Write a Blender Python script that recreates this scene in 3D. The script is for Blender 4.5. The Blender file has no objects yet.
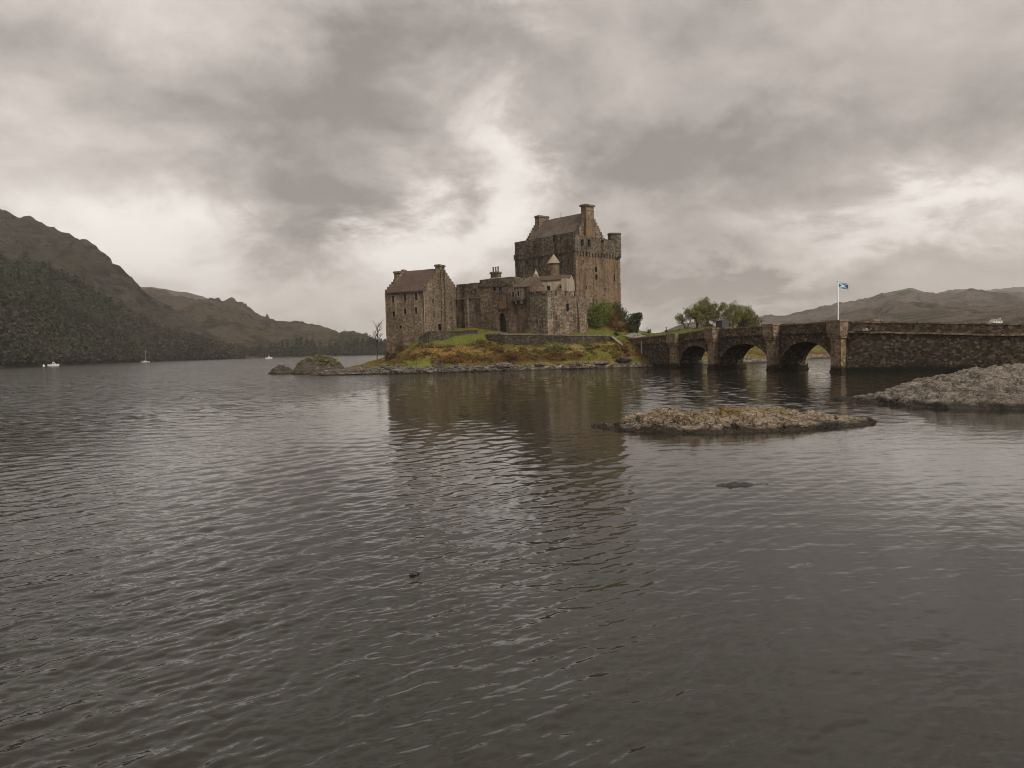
import bpy, math, random
import numpy as np
from mathutils import Vector, Matrix, noise as mnoise

# ------------------------------------------------------------------ camera, sky, sun, exposure
S = bpy.context.scene
COL = S.collection
random.seed(7); RNG = np.random.default_rng(7)
EYE = 4.3
FPX, PITCH, ROLL = 770.0, math.atan(36 / 770.0), -math.radians(1.4)
cam = bpy.data.cameras.new('camera')
cam.sensor_width = 36.0; cam.lens = 36.0 * FPX / 1024.0
cam.clip_start = 0.1; cam.clip_end = 20000.0
camo = bpy.data.objects.new('camera', cam); COL.objects.link(camo)
RM = Matrix.Rotation(math.pi / 2 - PITCH, 4, 'X') @ Matrix.Rotation(ROLL, 4, 'Z')
camo.matrix_world = Matrix.Translation((0, 0, EYE)) @ RM
S.camera = camo
S.view_settings.view_transform = 'Standard'; S.view_settings.look = 'None'
S.view_settings.exposure = 0.95; S.view_settings.gamma = 1.0; S.view_settings.use_curve_mapping = False
S.cycles.use_denoising = True; S.cycles.max_bounces = 6; S.cycles.volume_bounces = 0
S.cycles.caustics_reflective = False; S.cycles.caustics_refractive = False
S.render.film_transparent = False; S.cycles.filter_width = 1.0

SUN_EL, SUN_AZ = math.radians(42), math.radians(140)          # azimuth clockwise from +Y
sun = bpy.data.lights.new('sun', 'SUN'); sun.energy = 1.5; sun.angle = math.radians(14); sun.color = (1.0, 0.93, 0.84)
suno = bpy.data.objects.new('sun', sun); COL.objects.link(suno)
sdir = Vector((math.sin(SUN_AZ) * math.cos(SUN_EL), math.cos(SUN_AZ) * math.cos(SUN_EL), math.sin(SUN_EL)))
suno.rotation_euler = sdir.to_track_quat('Z', 'Y').to_euler(); suno.location = (0, -20, 60)
SKY_STRENGTH = 0.1
WATER_TILT = 1.0
HAZE_DENSITY = 0.00013


class NT:
    """short hand for wiring nodes"""
    def __init__(self, tree): self.t = tree; self.N = tree.nodes; self.L = tree.links
    def new(self, typ, **kw):
        n = self.N.new(typ)
        for k, v in kw.items(): setattr(n, k, v)
        return n
    def put(self, sock, v):
        if hasattr(v, 'is_linked') or hasattr(v, 'links'): self.L.new(v, sock)
        else: sock.default_value = v
    def math(self, op, a, b=None, c=None, clamp=False):
        n = self.new('ShaderNodeMath', operation=op, use_clamp=clamp)
        for i, v in enumerate((a, b, c)):
            if v is not None: self.put(n.inputs[i], v)
        return n.outputs[0]
    def vmath(self, op, a, b=None):
        n = self.new('ShaderNodeVectorMath', operation=op)
        self.put(n.inputs[0], a)
        if b is not None: self.put(n.inputs[1], b)
        return n.outputs['Value'] if op in ('DOT_PRODUCT', 'LENGTH', 'DISTANCE') else n.outputs[0]
    def noise(self, vec, scale, detail=4.0, rough=0.55, dist=0.0, out='Fac'):
        n = self.new('ShaderNodeTexNoise')
        self.L.new(vec, n.inputs['Vector']); n.inputs['Scale'].default_value = scale
        n.inputs['Detail'].default_value = detail; n.inputs['Roughness'].default_value = rough
        n.inputs['Distortion'].default_value = dist
        return n.outputs[out]
    def ramp(self, fac, stops, interp='LINEAR'):
        n = self.new('ShaderNodeValToRGB'); self.L.new(fac, n.inputs[0]); r = n.color_ramp; r.interpolation = interp
        while len(r.elements) < len(stops): r.elements.new(0.5)
        for e, (p, c) in zip(r.elements, stops):
            e.position = p; e.color = (c, c, c, 1) if isinstance(c, (int, float)) else (*c, 1)
        return n.outputs[0]
    def mix(self, fac, a, b, mode='MIX'):
        n = self.new('ShaderNodeMix', data_type='RGBA', blend_type=mode)
        self.put(n.inputs[0], fac)
        for i, v in ((6, a), (7, b)):
            if isinstance(v, tuple): n.inputs[i].default_value = (*v[:3], 1)
            else: self.L.new(v, n.inputs[i])
        return n.outputs[2]
    def scale(self, vec, s):
        n = self.new('ShaderNodeMapping'); self.L.new(vec, n.inputs[0]); n.inputs['Scale'].default_value = s
        return n.outputs[0]


def build_world():
    w = bpy.data.worlds.new('World'); S.world = w; w.use_nodes = True
    nt = NT(w.node_tree); nt.N.clear()
    out = nt.new('ShaderNodeOutputWorld'); bg = nt.new('ShaderNodeBackground'); bg.inputs[1].default_value = SKY_STRENGTH
    nt.L.new(bg.outputs[0], out.inputs[0])
    sky = nt.new('ShaderNodeTexSky', sky_type='NISHITA'); sky.sun_disc = False
    sky.sun_elevation = SUN_EL; sky.sun_rotation = SUN_AZ
    tc = nt.new('ShaderNodeTexCoord'); d = tc.outputs['Generated']
    sp = nt.new('ShaderNodeSeparateXYZ'); nt.L.new(d, sp.inputs[0])
    x, y, z = sp.outputs
    az = nt.math('ARCTAN2', x, y); el = nt.math('ARCSINE', z)
    # cloud layer seen in perspective: direction projected on a flat deck overhead
    zz = nt.math('ADD', nt.math('ABSOLUTE', z), 0.42)
    cb = nt.new('ShaderNodeCombineXYZ'); nt.L.new(nt.math('DIVIDE', x, zz), cb.inputs[0]); nt.L.new(nt.math('DIVIDE', y, zz), cb.inputs[1])
    deck = cb.outputs[0]
    n1 = nt.noise(deck, 2.1, 10, 0.56, 0.2)
    n2 = nt.noise(deck, 5.5, 9, 0.6, 0.3)
    n3 = nt.noise(deck, 12.0, 8, 0.65, 0.5)
    big = nt.noise(deck, 0.55, 3, 0.5)
    # warp the bank centres a little so that their edges are ragged
    wv = nt.noise(deck, 3.4, 9, 0.64, 0.35, out='Color')
    ae = nt.new('ShaderNodeCombineXYZ'); nt.L.new(az, ae.inputs[0]); nt.L.new(el, ae.inputs[1])
    warp = nt.vmath('MULTIPLY', nt.vmath('SUBTRACT', wv, (0.5, 0.5, 0.5)), (0.40, 0.26, 0.0))
    aew = nt.vmath('ADD', ae.outputs[0], warp)
    acc = None
    # cloud banks: azimuth, elevation, half widths (radians), brightness
    banks = [(-0.27, 0.30, 0.20, 0.075, -0.18), (-0.22, 0.17, 0.13, 0.08, -0.22), (-0.10, 0.38, 0.16, 0.06, -0.16),
             (-0.54, 0.33, 0.15, 0.05, -0.10), (-0.45, 0.125, 0.10, 0.05, 0.27), (-0.34, 0.07, 0.11, 0.04, 0.10), (-0.60, 0.19, 0.10, 0.05, 0.08),
             (0.04, 0.41, 0.035, 0.04, 0.10), (0.02, 0.33, 0.06, 0.05, -0.10), (-0.01, 0.25, 0.05, 0.06, 0.17), (-0.06, 0.17, 0.06, 0.05, 0.22), (-0.12, 0.11, 0.08, 0.045, 0.34),
             (0.11, 0.25, 0.08, 0.09, -0.14), (0.20, 0.33, 0.12, 0.07, -0.05), (0.42, 0.235, 0.24, 0.06, -0.19), (0.50, 0.36, 0.24, 0.10, -0.12), (0.25, 0.40, 0.10, 0.05, -0.06), (0.20, 0.19, 0.12, 0.07, -0.12),
             (0.52, 0.140, 0.16, 0.030, 0.24), (0.27, 0.068, 0.17, 0.032, -0.33), (0.20, 0.018, 0.075, 0.009, 0.32), (0.34, 0.155, 0.16, 0.05, -0.06),
             (0.42, 0.085, 0.14, 0.02, -0.02), (-0.25, 0.045, 0.16, 0.04, 0.12), (-0.55, 0.46, 0.25, 0.06, 0.04)]
    for a0, e0, sa, se, amp in banks:
        q = nt.vmath('MULTIPLY', nt.vmath('SUBTRACT', aew, (a0, e0, 0)), (1 / sa, 1 / se, 0))
        g = nt.math('EXPONENT', nt.math('MULTIPLY', nt.vmath('DOT_PRODUCT', q, q), -1.0))
        acc = nt.math('MULTIPLY', g, amp) if acc is None else nt.math('MULTIPLY_ADD', g, amp, acc)
    b = nt.math('ADD', acc, 0.375)
    b = nt.math('MULTIPLY_ADD', nt.math('SUBTRACT', n1, 0.5), 0.30, b)
    b = nt.math('MULTIPLY_ADD', nt.math('SUBTRACT', n2, 0.5), 0.24, b)
    b = nt.math('MULTIPLY_ADD', nt.math('SUBTRACT', big, 0.5), 0.25, b)
    b = nt.math('MULTIPLY_ADD', nt.math('SUBTRACT', n3, 0.5), 0.10, b)
    b = nt.math('MAXIMUM', nt.math('SMOOTH_MIN', b, 0.60, 0.16), 0.15)
    col = nt.ramp(b, [(0.0, (1.0, 0.874, 0.795)), (0.3, (1.0, 0.900, 0.822)), (0.6, (1.0, 0.940, 0.878))])
    cloud = nt.mix(1.0, col, (1, 1, 1), 'MULTIPLY')
    sc = nt.new('ShaderNodeVectorMath', operation='SCALE'); nt.L.new(cloud, sc.inputs[0]); nt.L.new(nt.math('MULTIPLY', b, 10.0), sc.inputs[3])
    res = nt.mix(0.975, sky.outputs[0], sc.outputs[0])
    nt.L.new(res, bg.inputs[0])
build_world()


# ------------------------------------------------------------------ helpers
RM3 = np.array(RM.to_3x3())
def at(px, py, Y):
    """the point at distance Y in front of the viewer's shore that is seen in direction (px, py)"""
    d = RM3 @ np.array([(px - 512) / FPX, -(py - 384) / FPX, -1.0]); t = Y / d[1]
    return np.array([0, 0, EYE]) + d * t
def xy(px, py, Y): p = at(px, py, Y); return np.array([p[0], p[1]])
def zt(px, py, Y): return float(at(px, py, Y)[2])
def hit(px, py, p0, p1):
    """where the sight line meets the vertical plane p0-p1: (metres along it, height)"""
    d = RM3 @ np.array([(px - 512) / FPX, -(py - 384) / FPX, -1.0])
    p0 = np.array(p0, float); e = np.array(p1, float) - p0; e /= np.hypot(*e)
    t, s = np.linalg.solve(np.array([[d[0], -e[0]], [d[1], -e[1]]]), p0)
    return float(s), float(EYE + d[2] * t)

def vhash(ix, iy, iz, seed):
    h = (ix * 374761393 + iy * 668265263 + iz * 2147483647 + seed * 1442695041) & 0xFFFFFFFF
    h = ((h ^ (h >> 13)) * 1274126177) & 0xFFFFFFFF
    return ((h ^ (h >> 16)) & 0xFFFF) / 65535.0
def vnoise(x, y, seed=0):
    x = np.asarray(x, float); y = np.asarray(y, float)
    ix = np.floor(x).astype(np.int64); iy = np.floor(y).astype(np.int64); fx = x - ix; fy = y - iy
    fx = fx * fx * fx * (fx * (fx * 6 - 15) + 10); fy = fy * fy * fy * (fy * (fy * 6 - 15) + 10)
    a = vhash(ix, iy, 0, seed); b = vhash(ix + 1, iy, 0, seed); c = vhash(ix, iy + 1, 0, seed); d = vhash(ix + 1, iy + 1, 0, seed)
    return (a + (b - a) * fx) * (1 - fy) + (c + (d - c) * fx) * fy
def fbm(x, y, octaves=5, seed=0, rough=0.5):
    s = 0.0; a = 1.0; t = 0.0
    for i in range(octaves):
        s = s + a * (vnoise(np.asarray(x) * 2 ** i + 17.3 * i, np.asarray(y) * 2 ** i - 9.1 * i, seed + i) - 0.5); t += a; a *= rough
    return s / t * 2
def ridged(x, y, octaves=5, seed=0, rough=0.5):
    s = 0.0; a = 1.0; t = 0.0
    for i in range(octaves):
        s = s + a * (1 - np.abs(2 * vnoise(np.asarray(x) * 2 ** i + 5.3 * i, np.asarray(y) * 2 ** i + 3.7 * i, seed + i) - 1)); t += a; a *= rough
    return s / t

def tag(o, label=None, cat=None, group=None, kind=None):
    if label: o['label'] = label
    if cat: o['category'] = cat
    if group: o['group'] = group
    if kind: o['kind'] = kind
    return o
def empty(name, loc, label, cat, group=None):
    o = bpy.data.objects.new(name, None); COL.objects.link(o); o.location = loc; o.empty_display_size = 0.3
    return tag(o, label, cat, group)
def link_mesh(name, me, mat, parent=None):
    o = bpy.data.objects.new(name, me); COL.objects.link(o)
    for m in (mat if isinstance(mat, (list, tuple)) else [mat]): me.materials.append(m)
    if parent is not None:
        o.parent = parent; o.matrix_parent_inverse = Matrix.Translation(-Vector(parent_loc(parent)))
    return o
def parent_loc(p):
    v = Vector(p.location)
    return v if p.parent is None else v      # parts sit at the origin of their thing's frame; only the Empty carries a location
def np_mesh(name, V, Fq, smooth=True):
    """mesh from numpy vertices (n,3) and faces (m,3 or 4)"""
    me = bpy.data.meshes.new(name); V = np.asarray(V, np.float32); Fq = np.asarray(Fq, np.int32); k = Fq.shape[1]
    me.vertices.add(len(V)); me.vertices.foreach_set('co', V.ravel())
    me.loops.add(Fq.size); me.loops.foreach_set('vertex_index', Fq.ravel())
    me.polygons.add(len(Fq)); me.polygons.foreach_set('loop_start', np.arange(0, Fq.size, k, dtype=np.int32))
    me.polygons.foreach_set('use_smooth', np.full(len(Fq), smooth))
    me.update(calc_edges=True); me.validate()
    return me
def grid_faces(ny, nx):
    i = np.arange(ny - 1)[:, None] * nx + np.arange(nx - 1)[None, :]
    return np.stack([i, i + 1, i + nx + 1, i + nx], -1).reshape(-1, 4)

class MB:
    """collects faces for ONE mesh object"""
    def __init__(self): self.v = []; self.f = []
    def face(self, *pts):
        n = len(self.v); self.v += [tuple(float(c) for c in p) for p in pts]; self.f.append(tuple(range(n, n + len(pts))))
    def patch(self, a, b, c, d, step=1.0):
        """quad a-b-c-d cut into cells about STEP metres wide"""
        a, b, c, d = (np.array(p, float) for p in (a, b, c, d))
        nu = max(1, int(round(max(np.linalg.norm(b - a), np.linalg.norm(c - d)) / step)))
        nv = max(1, int(round(max(np.linalg.norm(d - a), np.linalg.norm(c - b)) / step)))
        n = len(self.v)
        for j in range(nv + 1):
            l = a + (d - a) * j / nv; r = b + (c - b) * j / nv
            for i in range(nu + 1): self.v.append(tuple(l + (r - l) * i / nu))
        for j in range(nv):
            for i in range(nu):
                q = n + j * (nu + 1) + i; self.f.append((q, q + 1, q + nu + 2, q + nu + 1))
    def panel(self, p0, p1, z0, z1, holes=(), depth=0.4, step=1.0):
        """wall face p0 -> p1 (outer side to the viewer's side when p0 is left), with real recessed openings (u0,u1,za,zb)"""
        p0 = np.array(p0, float); p1 = np.array(p1, float); e = p1 - p0; L = np.hypot(*e); e /= L; n = np.array([e[1], -e[0]])
        us = sorted({0.0, L, *[u for h in holes for u in h[:2]]}); zs = sorted({z0, z1, *[z for h in holes for z in h[2:]]})
        P = lambda u, z, k=0.0: (p0[0] + e[0] * u - n[0] * k, p0[1] + e[1] * u - n[1] * k, z)
        for i in range(len(us) - 1):
            for j in range(len(zs) - 1):
                um, zm = (us[i] + us[i + 1]) / 2, (zs[j] + zs[j + 1]) / 2
                if any(h[0] < um < h[1] and h[2] < zm < h[3] for h in holes): continue
                self.patch(P(us[i], zs[j]), P(us[i + 1], zs[j]), P(us[i + 1], zs[j + 1]), P(us[i], zs[j + 1]), step)
        for u0, u1, a, b in holes:
            for q in ((u0, a, u1, a), (u1, a, u1, b), (u1, b, u0, b), (u0, b, u0, a)):
                self.face(P(q[0], q[1]), P(q[2], q[3]), P(q[2], q[3], depth), P(q[0], q[1], depth))
    def strip(self, p0, p1, us, lo, hi, k=0.0):
        """wall strip between two profiles lo(u), hi(u)"""
        p0 = np.array(p0, float); e = np.array(p1, float) - p0; e /= np.hypot(*e); n = np.array([e[1], -e[0]])
        P = lambda u, z: (p0[0] + e[0] * u - n[0] * k, p0[1] + e[1] * u - n[1] * k, z)
        for a, b in zip(us[:-1], us[1:]):
            self.patch(P(a, lo(a)), P(b, lo(b)), P(b, hi(b)), P(a, hi(a)), 1.0)
    def slab(self, pts_lo, pts_hi, step=1.2):
        """closed prism between two loops of the same length"""
        n = len(pts_lo)
        for i in range(n): j = (i + 1) % n; self.patch(pts_lo[i], pts_lo[j], pts_hi[j], pts_hi[i], step)
        if n == 4:
            self.patch(*pts_hi, step); self.patch(*pts_lo[::-1], step)
        else:
            self.face(*pts_hi); self.face(*pts_lo[::-1])
    def prism(self, loop, z0, z1, step=1.2):
        self.slab([(p[0], p[1], z0) for p in loop], [(p[0], p[1], z1) for p in loop], step)
    def box(self, c, e, w, d, z0, z1, taper=0.0, step=1.2):
        """upright block centred at c=(x,y), W along unit vector e, D across"""
        e = np.array(e, float); n = np.array([e[1], -e[0]]); c = np.array(c, float)
        lp = lambda k: [c + e * (sx * (w / 2 - k)) + n * (sy * (d / 2 - k)) for sx, sy in ((-1, 1), (1, 1), (1, -1), (-1, -1))]
        self.slab([(*p, z0) for p in lp(0)], [(*p, z1) for p in lp(taper)], step)
    def ring(self, c, prof, seg=16):
        """turned solid about a vertical axis: profile of (radius, z)"""
        n = len(self.v)
        for r, z in prof:
            for i in range(seg): a = 2 * math.pi * i / seg; self.v.append((c[0] + r * math.cos(a), c[1] + r * math.sin(a), z))
        for j in range(len(prof) - 1):
            for i in range(seg):
                k = (i + 1) % seg; self.f.append((n + j * seg + i, n + j * seg + k, n + (j + 1) * seg + k, n + (j + 1) * seg + i))
        self.f.append(tuple(n + (len(prof) - 1) * seg + i for i in range(seg)))
    def tube(self, a, b, r0, r1=None, seg=6):
        a = Vector(a); b = Vector(b); r1 = r0 if r1 is None else r1; d = (b - a).normalized()
        s = d.orthogonal().normalized(); t = d.cross(s); n = len(self.v)
        for p, r in ((a, r0), (b, r1)):
            for i in range(seg): q = 2 * math.pi * i / seg; self.v.append(tuple(p + s * (r * math.cos(q)) + t * (r * math.sin(q))))
        for i in range(seg): k = (i + 1) % seg; self.f.append((n + i, n + k, n + seg + k, n + seg + i))
        self.f.append(tuple(n + seg + i for i in range(seg)))
    def build(self, name, mat, parent=None, jitter=0.0, freq=0.45, smooth=False):
        me = bpy.data.meshes.new(name)
        if jitter:
            out = []
            for p in self.v:
                q = Vector(p); out.append(q + mnoise.noise_vector(q * freq) * jitter + mnoise.noise_vector(q * freq * 3.1) * (jitter * 0.45))
            self.v = out
        me.from_pydata([tuple(p) for p in self.v], [], self.f); me.update()
        if smooth: me.polygons.foreach_set('use_smooth', [True] * len(me.polygons))
        return link_mesh(name, me, mat, parent)


# ------------------------------------------------------------------ materials
def base_mat(name, rough=0.9, spec=0.25):
    m = bpy.data.materials.new(name); m.use_nodes = True; nt = NT(m.node_tree)
    b = nt.N['Principled BSDF']; b.inputs['Roughness'].default_value = rough; b.inputs['Specular IOR Level'].default_value = spec
    pos = nt.new('ShaderNodeNewGeometry').outputs['Position']
    return m, nt, b, pos
def bump(nt, b, h, strength, dist):
    n = nt.new('ShaderNodeBump'); n.inputs['Strength'].default_value = strength; n.inputs['Distance'].default_value = dist
    nt.L.new(h, n.inputs['Height']); nt.L.new(n.outputs[0], b.inputs['Normal'])
def flat(name, c, rough=0.8, spec=0.3, vary=0.25, scale=1.5):
    m, nt, b, pos = base_mat(name, rough, spec)
    f = nt.noise(pos, scale, 4, 0.6)
    nt.L.new(nt.mix(f, tuple(k * (1 - vary) for k in c), tuple(k * (1 + vary) for k in c)), b.inputs['Base Color'])
    return m
def rubble(name, c_dark, c_mid, c_pale, stone=1.7, streak=0.5, lichen=0.35, stain=0.5, moss=0.0, tide=0.0, gain=1.06, patch=None, course=1.35, stops=(0.15, 0.5, 0.86)):
    """rubble masonry: single stones, pale mortar and lichen blotches, long rain streaks and broad stains"""
    m, nt, b, pos = base_mat(name, 0.93, 0.2); g = 1.0 if tide else gain
    c_dark, c_mid, c_pale = (tuple(k * g for k in c) for c in (c_dark, c_mid, c_pale)); patch = None if patch is None else tuple(k * g for k in patch)
    wob = nt.vmath('ADD', pos, nt.vmath('MULTIPLY', nt.vmath('SUBTRACT', nt.noise(pos, 1.3, 3, out='Color'), (.5, .5, .5)), (.14, .14, .14)))
    sp = nt.scale(wob, (1, 1, course))
    v = nt.new('ShaderNodeTexVoronoi', feature='F1'); nt.L.new(sp, v.inputs['Vector']); v.inputs['Scale'].default_value = stone
    sepc = nt.new('ShaderNodeSeparateColor'); nt.L.new(v.outputs['Color'], sepc.inputs[0])
    cell = sepc.outputs[0]
    grain = nt.noise(pos, 5.0, 5, 0.65)
    tone = nt.math('MULTIPLY_ADD', grain, 0.42, nt.math('MULTIPLY_ADD', cell, 0.46, 0.06))
    col = nt.ramp(tone, [(stops[0], c_dark), (stops[1], c_mid), (stops[2], c_pale)])
    e = nt.new('ShaderNodeTexVoronoi', feature='DISTANCE_TO_EDGE'); nt.L.new(sp, e.inputs['Vector']); e.inputs['Scale'].default_value = stone
    mort = nt.ramp(e.outputs['Distance'], [(0.0, 1.0), (0.09, 0.0)])
    col = nt.mix(nt.math('MULTIPLY', mort, 0.45), col, tuple(k * 0.5 + 0.02 for k in c_mid))
    broad = nt.noise(pos, 0.16, 5, 0.62)
    col = nt.mix(nt.math('MULTIPLY', nt.ramp(broad, [(0.42, 0.0), (0.62, 1.0)]), stain), col, tuple(k * 0.55 for k in c_dark))
    if patch is not None:
        col = nt.mix(nt.ramp(nt.noise(pos, 0.30, 4, 0.6, 0.6), [(0.50, 0.0), (0.62, 0.75)]), col, patch)
    if streak:
        st = nt.noise(nt.scale(pos, (0.95, 0.95, 0.07)), 1.0, 5, 0.6)
        col = nt.mix(nt.math('MULTIPLY', nt.ramp(st, [(0.50, 0.0), (0.66, 1.0)]), streak), col, (0.022, 0.018, 0.014))
        st2 = nt.noise(nt.scale(pos, (1.3, 1.3, 0.11)), 1.0, 4, 0.6, 0.2)
        col = nt.mix(nt.math('MULTIPLY', nt.ramp(st2, [(0.60, 0.0), (0.74, 1.0)]), lichen), col, tuple(min(0.6, k * 1.5) for k in c_pale))
    bl = nt.noise(pos, 1.7, 6, 0.7)
    col = nt.mix(nt.math('MULTIPLY', nt.ramp(bl, [(0.56, 0.0), (0.66, 1.0)]), lichen * 0.7), col, tuple(min(0.6, k * 1.35) for k in c_pale))
    if moss:
        ms = nt.noise(pos, 0.7, 5, 0.65)
        col = nt.mix(nt.math('MULTIPLY', nt.ramp(ms, [(0.52, 0.0), (0.64, 1.0)]), moss), col, (0.06, 0.062, 0.022))
    if tide:                                                                       # dark weed and damp up to the high water mark
        sz = nt.new('ShaderNodeSeparateXYZ'); nt.L.new(pos, sz.inputs[0])
        zz = nt.math('MULTIPLY_ADD', nt.math('SUBTRACT', nt.noise(pos, 0.8, 4, 0.6), 0.5), 0.9, sz.outputs[2])
        col = nt.mix(nt.ramp(nt.math('MULTIPLY', zz, 0.5), [(tide * 0.35, 0.92), (tide * 0.62, 0.0)]), col, (0.013, 0.011, 0.007))
    nt.L.new(col, b.inputs['Base Color'])
    h = nt.math('MULTIPLY_ADD', grain, 0.5, nt.math('SUBTRACT', nt.math('MULTIPLY', cell, 0.6), mort))
    bump(nt, b, h, 0.8, 0.12)
    return m
def slate(name, c0, c1, c2):
    m, nt, b, pos = base_mat(name, 0.85, 0.3)
    st = nt.noise(nt.scale(pos, (1.6, 1.6, 3.5)), 1.6, 4, 0.6); n = nt.noise(pos, 0.35, 5, 0.65)
    col = nt.ramp(nt.math('MULTIPLY_ADD', st, 0.55, nt.math('MULTIPLY', n, 0.5)), [(0.3, c0), (0.52, c1), (0.75, c2)])
    nt.L.new(col, b.inputs['Base Color']); bump(nt, b, st, 0.5, 0.08)
    return m
def foliage(name, c0, c1, c2, scale=0.9):
    m, nt, b, pos = base_mat(name, 0.8, 0.15)
    n = nt.noise(pos, scale, 3, 0.6)
    f = nt.noise(pos, scale * 7, 2, 0.6)
    col = nt.ramp(nt.math('MULTIPLY_ADD', f, 0.5, nt.math('MULTIPLY', n, 0.5)), [(0.3, c0), (0.5, c1), (0.7, c2)])
    nt.L.new(col, b.inputs['Base Color'])
    return m

M = {}
M['house'] = rubble('house_stone', (0.070, 0.050, 0.034), (0.195, 0.143, 0.098), (0.35, 0.275, 0.195), 2.2, 0.55, 0.35, 0.35)
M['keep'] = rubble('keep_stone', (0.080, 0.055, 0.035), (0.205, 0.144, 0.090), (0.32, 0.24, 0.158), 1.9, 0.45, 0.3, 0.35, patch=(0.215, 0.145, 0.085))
M['keep_left'] = rubble('keep_shaded_stone', (0.048, 0.038, 0.027), (0.130, 0.102, 0.073), (0.27, 0.218, 0.16), 1.9, 0.85, 0.40, 0.4)  # keep stone with the left face's shade put into its colour; streaks are stains
M['curtain'] = rubble('curtain_stone', (0.055, 0.04, 0.028), (0.15, 0.112, 0.078), (0.31, 0.26, 0.195), 2.0, 0.75, 0.7, 0.4, patch=(0.26, 0.205, 0.15))
M['gate'] = rubble('gatehouse_stone', (0.055, 0.04, 0.029), (0.155, 0.113, 0.078), (0.31, 0.245, 0.18), 2.0, 0.75, 0.4, 0.45, patch=(0.20, 0.135, 0.09))
M['bastion'] = rubble('bastion_stone', (0.06, 0.045, 0.032), (0.175, 0.13, 0.09), (0.36, 0.295, 0.215), 2.0, 0.85, 0.65, 0.4)
M['bridge'] = rubble('bridge_stone', (0.018, 0.0135, 0.0095), (0.068, 0.051, 0.036), (0.30, 0.235, 0.172), 2.7, 0.3, 0.12, 0.2, moss=0.2, tide=0.8, course=1.5, stops=(0.2, 0.56, 0.95))
M['parapet'] = rubble('parapet_stone', (0.025, 0.018, 0.012), (0.085, 0.06, 0.039), (0.26, 0.20, 0.14), 2.3, 0.2, 0.15, 0.3, moss=0.4, course=1.2)
M['pier'] = rubble('pier_stone', (0.085, 0.06, 0.039), (0.235, 0.165, 0.107), (0.42, 0.315, 0.22), 2.6, 0.2, 0.4, 0.15, moss=0.15, tide=0.9, course=1.2)
M['coping'] = rubble('coping_stone', (0.10, 0.085, 0.065), (0.22, 0.185, 0.145), (0.36, 0.31, 0.25), 2.0, 0.2, 0.5, 0.2)
M['terrace'] = rubble('terrace_stone', (0.03, 0.024, 0.019), (0.08, 0.065, 0.05), (0.18, 0.15, 0.115), 2.2, 0.3, 0.3, 0.5, moss=0.6)
M['sandstone'] = flat('red_sandstone', (0.17, 0.092, 0.054), 0.9, 0.2, 0.5, 1.6)
M['roof_brown'] = slate('brown_slates', (0.030, 0.020, 0.015), (0.068, 0.043, 0.030), (0.125, 0.082, 0.056))
M['roof_keep'] = slate('grey_brown_slates', (0.04, 0.03, 0.023), (0.088, 0.066, 0.049), (0.17, 0.13, 0.096))
M['roof_red'] = slate('red_brown_slates', (0.045, 0.032, 0.024), (0.095, 0.066, 0.048), (0.18, 0.13, 0.098))
M['roof_pale'] = slate('pale_stone_roof', (0.18, 0.145, 0.10), (0.28, 0.235, 0.165), (0.36, 0.31, 0.23))
M['cream'] = rubble('cream_harling', (0.29, 0.24, 0.175), (0.42, 0.36, 0.27), (0.50, 0.445, 0.35), 3.0, 0.45, 0.1, 0.15)
M['pane'] = flat('dark_window', (0.012, 0.012, 0.013), 0.25, 0.5, 0.2)
M['dark_wood'] = flat('dark_oak', (0.02, 0.015, 0.011), 0.7, 0.3)
M['dark_metal'] = flat('dark_metal', (0.03, 0.03, 0.03), 0.6, 0.4)
M['pipe'] = flat('pale_pipe', (0.30, 0.26, 0.21), 0.6, 0.4)
M['white'] = flat('white_paint', (0.66, 0.66, 0.64), 0.5, 0.4, 0.05)
M['bark'] = flat('bark', (0.06, 0.046, 0.034), 0.95, 0.1, 0.4, 3)
M['leaf_olive'] = foliage('olive_leaves', (0.07, 0.068, 0.02), (0.145, 0.138, 0.042), (0.23, 0.21, 0.075))
M['leaf_dark'] = foliage('dark_leaves', (0.02, 0.028, 0.01), (0.044, 0.058, 0.019), (0.085, 0.10, 0.032))
M['leaf_green'] = foliage('green_leaves', (0.05, 0.066, 0.012), (0.105, 0.135, 0.024), (0.19, 0.21, 0.05))
M['leaf_rust'] = foliage('rust_bracken', (0.05, 0.024, 0.01), (0.12, 0.06, 0.022), (0.22, 0.125, 0.05))
M['leaf_brown'] = foliage('brown_heath', (0.035, 0.028, 0.015), (0.07, 0.055, 0.028), (0.12, 0.095, 0.05))
M['forest_green'] = foliage('forest_green', (0.020, 0.025, 0.013), (0.034, 0.042, 0.020), (0.058, 0.066, 0.030), 0.012)
M['forest_brown'] = foliage('forest_brown', (0.024, 0.022, 0.015), (0.042, 0.038, 0.025), (0.068, 0.062, 0.04), 0.012)

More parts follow.
